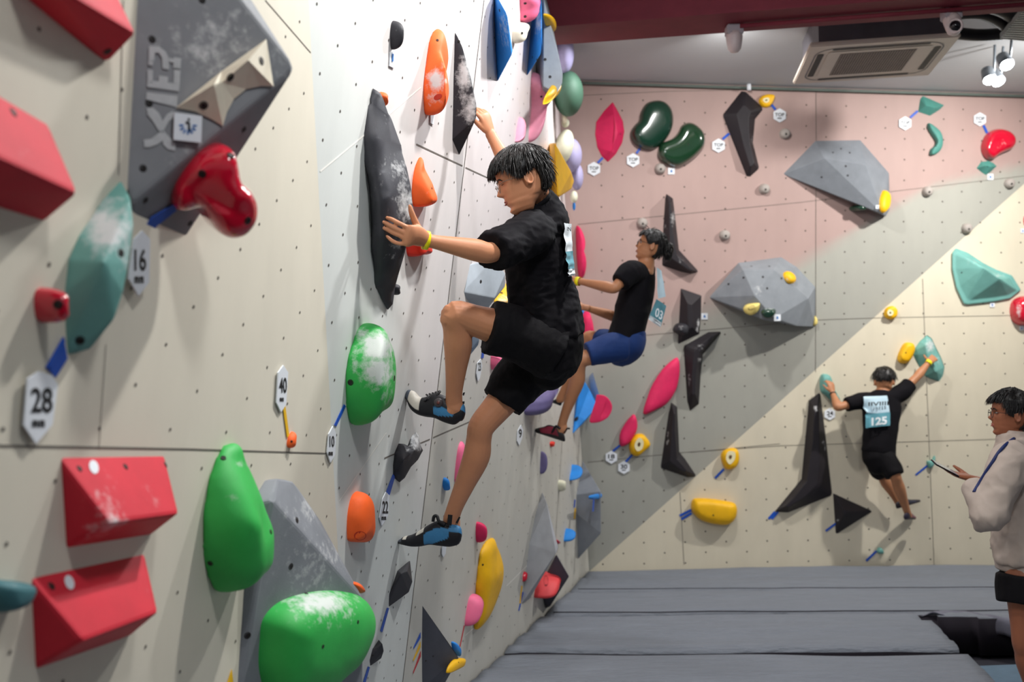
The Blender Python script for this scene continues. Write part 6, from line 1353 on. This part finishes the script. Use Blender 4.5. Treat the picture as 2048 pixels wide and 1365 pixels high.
bm = bmesh.new(); loft(bm, [(J(1262, 672, D2), .145, .11), (J(1255, 692, D2), .158, .118), (J(1240, 704, D2), .150, .110)], L2, n=28)
limb(bm, [(J(1250, 694, D2-.08), .10), (J(1222, 696, D2-.1), .105), (J(1176, 710, D2-.12), .098, .085)], cut=True); limb(bm, [(J(1245, 692, D2+.1), .095), (J(1205, 682, D2+.16), .09)])
b2 = remeshed(bm, .009, 3); folds(b2, .004, 6); link('shorts', b2, M_blue, origin=pel.copy(), parent=r2)
band(r2, J(1156, 563, D2-.1), (elA-wrA), .030, .028, (0, 0, 1), w=.03)
sheet('bib', [J(1313, 534, D2-.14), J(1323, 541, D2-.04), J(1332, 594, D2-.04), J(1316, 598, D2-.14)], M_bib, r2, seed=3)
sheet('bib', [J(1313, 598, D2-.15), J(1333, 612, D2-.05), J(1321, 655, D2-.05), J(1297, 637, D2-.16)], M_bib2, r2, seed=4, amp=.006)
sheet('bib_border', [J(1301, 631, D2-.165), J(1323, 645, D2-.06), J(1321, 655, D2-.06), J(1297, 639, D2-.17)], M_bibw, r2, seed=4, amp=.006)
text_on(Fr(J(1315, 626, D2-.17), V((.35, -.93, 0)).normalized()), '03', [(1309, 632), (1323, 641), (1327, 624), (1313, 615)], .012, M_bibw, r2)
simple_shoe(r2, J(1128, 884, D2+.05), J(1072, 866, D2+.14), V((-.3, 0, 1)).normalized(), V((.1, 1, 0)).normalized(), c1=srgb('1b181c'), c2=srgb('7a1f33'), hgt=.105)
bm = bmesh.new(); tube(bm, crom([J(1128, 866, D2+.03), J(1134, 858, D2+.03), J(1140, 858, D2+.03)], 4, False), .007, 6); link('pull_tab', bm, M_rub, origin=J(1130, 860, D2), parent=r2)
bm = bmesh.new(); tube(bm, crom([J(1104, 866, D2+.05), J(1112, 853, D2+.02), J(1120, 858, D2+.0)], 4, False), .009, 6); link('ankle_strap', bm, M_rub, origin=J(1110, 860, D2), parent=r2)
simple_shoe(r2, J(1120, 812, D2+.3), J(1104, 806, D2+.36), V((0, 0, 1)), V((.1, 1, 0)).normalized(), k=.7)

_g = J(1118, 578, 7.12); _w = SURF['C'].find_nearest(_g); _n = normal_fix(_w[1], _w[0]); _a = _n.orthogonal().normalized(); _b = _n.cross(_a); _hh = (_g-_w[0]).length
bm = bmesh.new(); loft(bm, [(_w[0] + _n*.0, .17, .12), (_w[0] + _n*_hh*.5, .15, .10), (_w[0] + _n*_hh*.9, .09, .07)], V((0, 0, 1)), n=24)
tag(link('climbing_hold', bm, PINK, origin=_w[0].copy()), 'deep pink hold gripped by the second climber, hidden behind the foremost climber\'s back', 'climbing hold')
# ================================================================ THIRD CLIMBER (back to us)
D3 = 9.42; L3 = V((1, .04, 0)).normalized()
r3 = person('person', J(1760, 905, D3), 'person seen from behind with a blue back bib climbing the cream wall')
pel, wai, che, upc, nek = J(1758, 908, D3), J(1760, 880, D3), J(1762, 838, D3+.02), J(1764, 805, D3+.03), J(1766, 783, D3+.05)
shA, elA, wrA = J(1727, 802, D3+.05), J(1676, 815, D3+.0), J(1665, 786, D3+.13); shB, elB, wrB = J(1802, 786, D3+.06), J(1834, 754, D3+.1), J(1858, 725, D3+.16)
hA_, kA, aA = J(1745, 915, D3), J(1762, 950, D3+.15), J(1795, 1005, D3+.22); hB_, kB, aB = J(1768, 910, D3-.02), J(1790, 952, D3-.10), J(1817, 1032, D3+.08)
bm = bmesh.new()
loft(bm, [(pel, .15, .105), (wai, .135, .10), (che, .155, .105), (upc, .175, .085), (nek, .07, .06)], L3, n=24); loft(bm, [(upc, .05, .05), (nek, .052, .052), (J(1768, 765, D3+.05), .05, .05)], L3)
arm(bm, shA, elA, wrA, inn=upc.lerp(shA, .4)); arm(bm, shB, elB, wrB, inn=upc.lerp(shB, .4))
leg(bm, hB_, kB, aB, k=.98); leg(bm, hA_, kA, aA, k=.9)
hand(bm, wrA, V((-.1, .25, 1)), V((.3, -.9, .2)), -1, curl=(.5, .5, .4)); hand(bm, wrB, V((.75, .45, .5)), V((-.1, -.9, .4)), -1, curl=(.4, .5, .4), thumb=.8)
M3 = head_matrix(J(1768, 764, D3+.07), (.30, .90, -.30), (.1, .35, 1), 1.1); head_mesh(bm, M3)
link('body', remeshed(bm, .007, 3), M_skin2, origin=pel.copy(), parent=r3)
hair(M3, r3, fringe=.04, back=-.02, side=.0, vol=.018, locks=200, seed=14, ln=(.03, .06), lift=.2)
bm = bmesh.new()
loft(bm, [(J(1757, 905, D3), .160, .115), (J(1759, 880, D3), .155, .118), (J(1762, 840, D3+.02), .168, .12), (J(1764, 808, D3+.03), .18, .10), (J(1765, 793, D3+.04), .13, .085), (J(1766, 784, D3+.05), .07, .065)], L3, n=32, flat_ends=True, sub=6)
u = elA-shA; limb(bm, [(upc.lerp(shA, .2), .08), (shA, .078), (shA + u*.66, .066)], cut=True); u = elB-shB; limb(bm, [(upc.lerp(shB, .2), .08), (shB, .08), (shB + u*.55, .07)], cut=True)
b2 = remeshed(bm, .010, 3); folds(b2, .006, 8, (1, 1, 1), 6); s_o = link('t_shirt', b2, M_black, origin=che.copy(), parent=r3); T3 = bvh_of(s_o, che)
bm = bmesh.new(); loft(bm, [(J(1758, 890, D3), .145, .105), (J(1758, 912, D3), .158, .115), (J(1762, 930, D3), .13, .10)], L3, n=28)
limb(bm, [(hB_, .10), (hB_.lerp(kB, .6), .098), (kB + V((0, 0, .0)), .085)], cut=True); limb(bm, [(hA_, .09), (hA_.lerp(kA, .8), .085)])
b2 = remeshed(bm, .010, 3); folds(b2, .005, 9); link('shorts', b2, M_blacks, origin=pel.copy(), parent=r3)
bd3 = V((0, 1, 0)); dd = -.14
drape('bib', T3, [J(1733, 793, D3+dd), J(1781, 791, D3+dd), J(1783, 828, D3+dd), J(1734, 828, D3+dd)], bd3, .022, M_bib, r3); b_ = drape('bib', T3, [J(1730, 829, D3+dd), J(1784, 824, D3+dd), J(1782, 852, D3+dd), J(1730, 858, D3+dd)], bd3, .026, M_bib2, r3)
def text_drape(o):
    for v in o.data.vertices:
        p = v.co + o.location; d = (p-CAM).normalized(); h = T3.ray_cast(CAM, d)
        if h[0] is not None: v.co = h[0] - d*.062 - o.location
text_drape(text_on(Fr(J(1757, 842, D3-.2), V((0, -1, 0))), '125', [(1743, 852), (1774, 849), (1774, 833), (1743, 836)], .0, M_bibw, r3, bold=.04))
text_drape(text_on(Fr(J(1757, 808, D3-.2), V((0, -1, 0))), 'IIVIIII', [(1737, 813), (1777, 811), (1777, 803), (1737, 805)], .0, M_ink, r3, name='print'))
band(r3, J(1857, 726, D3+.155), (elB-wrB), .031, .029, (0, 0, 1), w=.03); band(r3, J(1666, 789, D3+.12), (elA-wrA), .030, .028, (1, 0, 0), w=.015, m=M_rub)
simple_shoe(r3, J(1812, 1040, D3+.02), J(1826, 1040, D3+.24), V((.1, 0, 1)).normalized(), V((1, 0, 0)), c1=srgb('2a2434'), c2=srgb('8b5a66')); simple_shoe(r3, J(1795, 1018, D3+.12), J(1842, 1004, D3+.26), V((-.2, -.2, 1)).normalized(), V((.3, .9, 0)).normalized(), c1=srgb('26222a'), c2=srgb('3a3a48'))

# ================================================================ STANDING PERSON
D4 = 5.2; L4 = V((-.25, -.97, 0)).normalized()
r4 = person('person', on_z(2075, 1440, 0), 'standing person in a beige jacket with navy piping, holding a phone')
s4 = D4/F
def K4(x, y, d=0): return J(x, y, D4+d)
pel, wai, che, upc, nek = K4(2060, 1120), K4(2055, 1060), K4(2045, 980), K4(2040, 920), K4(2030, 882)
shA, elA, wrA = K4(2020, 925, -.18), K4(1975, 1040, -.22), K4(1942, 968, -.10)
shB, elB, wrB = K4(2045, 925, .18), K4(1990, 1010, .26), K4(1946, 962, .14)
hA_, kA, aA = K4(2047, 1150, -.08), K4(2047, 1285, -.10), K4(2072, 1410, -.02); hB_, kB, aB = K4(2070, 1150, .1), K4(2062, 1290, .1), K4(2085, 1410, .12)
bm = bmesh.new()
loft(bm, [(pel, .15, .105), (wai, .135, .10), (che, .15, .105), (upc, .16, .085), (nek, .07, .06)], L4, n=24); loft(bm, [(upc, .05, .05), (nek, .055, .055), (K4(2020, 862), .052, .052)], L4)
arm(bm, shA, elA, wrA, inn=upc.lerp(shA, .4)); arm(bm, shB, elB, wrB, inn=upc.lerp(shB, .4)); leg(bm, hA_, kA, aA); leg(bm, hB_, kB, aB)
hand(bm, K4(1944, 958, .1), V((-1, .1, .28)), V((.15, .2, -1)), -1, curl=(.12, .18, .2), thumb=.55)
M4 = head_matrix(K4(2022, 828, .0), (-.96, .22, .06), (0, 0, 1), 1.0); head_mesh(bm, M4)
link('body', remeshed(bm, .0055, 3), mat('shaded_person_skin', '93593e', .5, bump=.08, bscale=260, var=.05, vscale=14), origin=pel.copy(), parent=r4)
face_parts(M4, r4, M_skin2, gl=.0014, glm=mat('dark_wire', '241c1e', .4, bump=0)); hair(M4, r4, fringe=.052, back=-.075, side=-.01, vol=.018, locks=420, seed=22, ln=(.03, .06), lift=.4)
M_jack = mat('beige_jacket_cloth', 'b3a499', .75, bump=.3, bscale=12, var=.05, vscale=10, bumpd=.01); M_navy = mat('navy_piping', '16275c', .6, bump=0)
bm = bmesh.new()
loft(bm, [(K4(2056, 1122), .20, .165), (K4(2054, 1080), .195, .155), (K4(2050, 1020), .185, .14), (K4(2042, 960), .185, .135), (K4(2036, 915), .18, .115), (K4(2032, 892), .13, .095), (K4(2028, 876), .075, .075), (K4(2027, 868), .070, .070)], L4, n=36, flat_ends=True, sub=6)
uu = elA-shA; ff = wrA-elA; limb(bm, [(upc.lerp(shA, .2), .09), (shA, .088), (shA + uu*.5, .08), (elA, .075), (elA + ff*.4, .066), (elA + ff*.85, .05)])
uu = elB-shB; ff = wrB-elB; limb(bm, [(upc.lerp(shB, .2), .09), (shB, .085), (shB + uu*.5, .08), (elB, .07), (elB + ff*.5, .06), (elB + ff*.9, .045)])
b2 = remeshed(bm, .0085, 3); folds(b2, .013, 11, (1, 1, 1), 6); folds(b2, .004, 4, (1, 1, 1), 15); jk = link('jacket', b2, M_jack, origin=che.copy(), parent=r4); T4j = bvh_of(jk, che)
bm = bmesh.new(); P = []
for x, y in ((2028, 878), (2012, 890), (1998, 905), (1985, 925), (1972, 945), (1958, 968), (1948, 985)):
    h = T4j.ray_cast(CAM, ray(x, y))
    if h[0] is not None and h[0].y < D4+.4: P.append(h[0] - ray(x, y)*.0)
if len(P) > 2: tube(bm, crom(P, 6, False), .009, 8); link('piping', bm, M_navy, origin=P[0].copy(), parent=r4)
bm = bmesh.new(); P = [T4j.ray_cast(CAM, ray(x, y))[0] for x, y in ((1979, 893), (1980, 902))]
bm.free()
band(r4, K4(2027, 872), V((.1, 0, 1)), .064, .064, L4, w=.05, name='collar', m=M_jack)
bm = bmesh.new(); loft(bm, [(K4(2060, 1108), .17, .13), (K4(2062, 1140), .18, .145), (K4(2064, 1160), .16, .12)], L4, n=28)
limb(bm, [(hA_, .128), (hA_.lerp(kA, .2), .130), (K4(2047, 1206, -.09), .126, .124)], cut=True); limb(bm, [(hB_, .115), (hB_.lerp(kB, .2), .11), (K4(2066, 1206, .1), .112)], cut=True)
b2 = remeshed(bm, .009, 3); folds(b2, .004, 13); link('shorts', b2, M_blacks, origin=pel.copy(), parent=r4)
bm = bmesh.new(); loft(bm, [(K4(2052, 1118), .185, .150), (K4(2054, 1134), .185, .148)], L4, n=36, flat_ends=True); link('undershirt_hem', bm, mat('pale_inner_shirt', 'b9aba2', .8, bump=.1, bscale=20), origin=pel.copy(), parent=r4)
simple_shoe(r4, K4(2085, 1448, -.02), K4(2010, 1452, -.1), V((0, 0, 1)), L4, c1=srgb('202024'), hgt=.08); simple_shoe(r4, K4(2105, 1442, .12), K4(2030, 1446, .1), V((0, 0, 1)), L4, c1=srgb('202024'), hgt=.08)
# phone
pc = K4(1900, 942, .08); ax1 = (K4(1868, 927, .06) - K4(1908, 948, .08)).normalized(); ax2 = V((.1, .9, .25)); ax2 = (ax2 - ax1*ax2.dot(ax1)).normalized(); ax3 = ax1.cross(ax2)
bm = bmesh.new(); box(bm, V((0, 0, 0)), .15, .072, .008); bmesh.ops.bevel(bm, geom=[e for e in bm.edges], offset=.003, segments=2, affect='EDGES')
Mp = Matrix((ax1, ax2, ax3)).transposed().to_4x4(); bmesh.ops.transform(bm, matrix=Matrix.Translation(K4(1890, 937, .07)) @ Mp, verts=bm.verts)
ph = link('phone', bm, mat('phone_body', '17141a', .2, bump=0), origin=K4(1890, 937, .07), smooth=False); tag(ph, 'smartphone held flat in the standing person\'s hand', 'phone')
bm = bmesh.new(); bmesh.ops.create_grid(bm, x_segments=1, y_segments=1, size=.5); bmesh.ops.transform(bm, matrix=Matrix.Translation(K4(1890, 937, .07)) @ Mp @ Matrix.Translation((0, 0, .0045 if ax3.z > 0 else -.0045)) @ Matrix.Diagonal((.142, .066, 1, 1)), verts=bm.verts)
link('screen', bm, mat('phone_screen', '8f959b', .1, bump=0, emit=.15), origin=K4(1890, 937, .07), parent=ph, smooth=False)
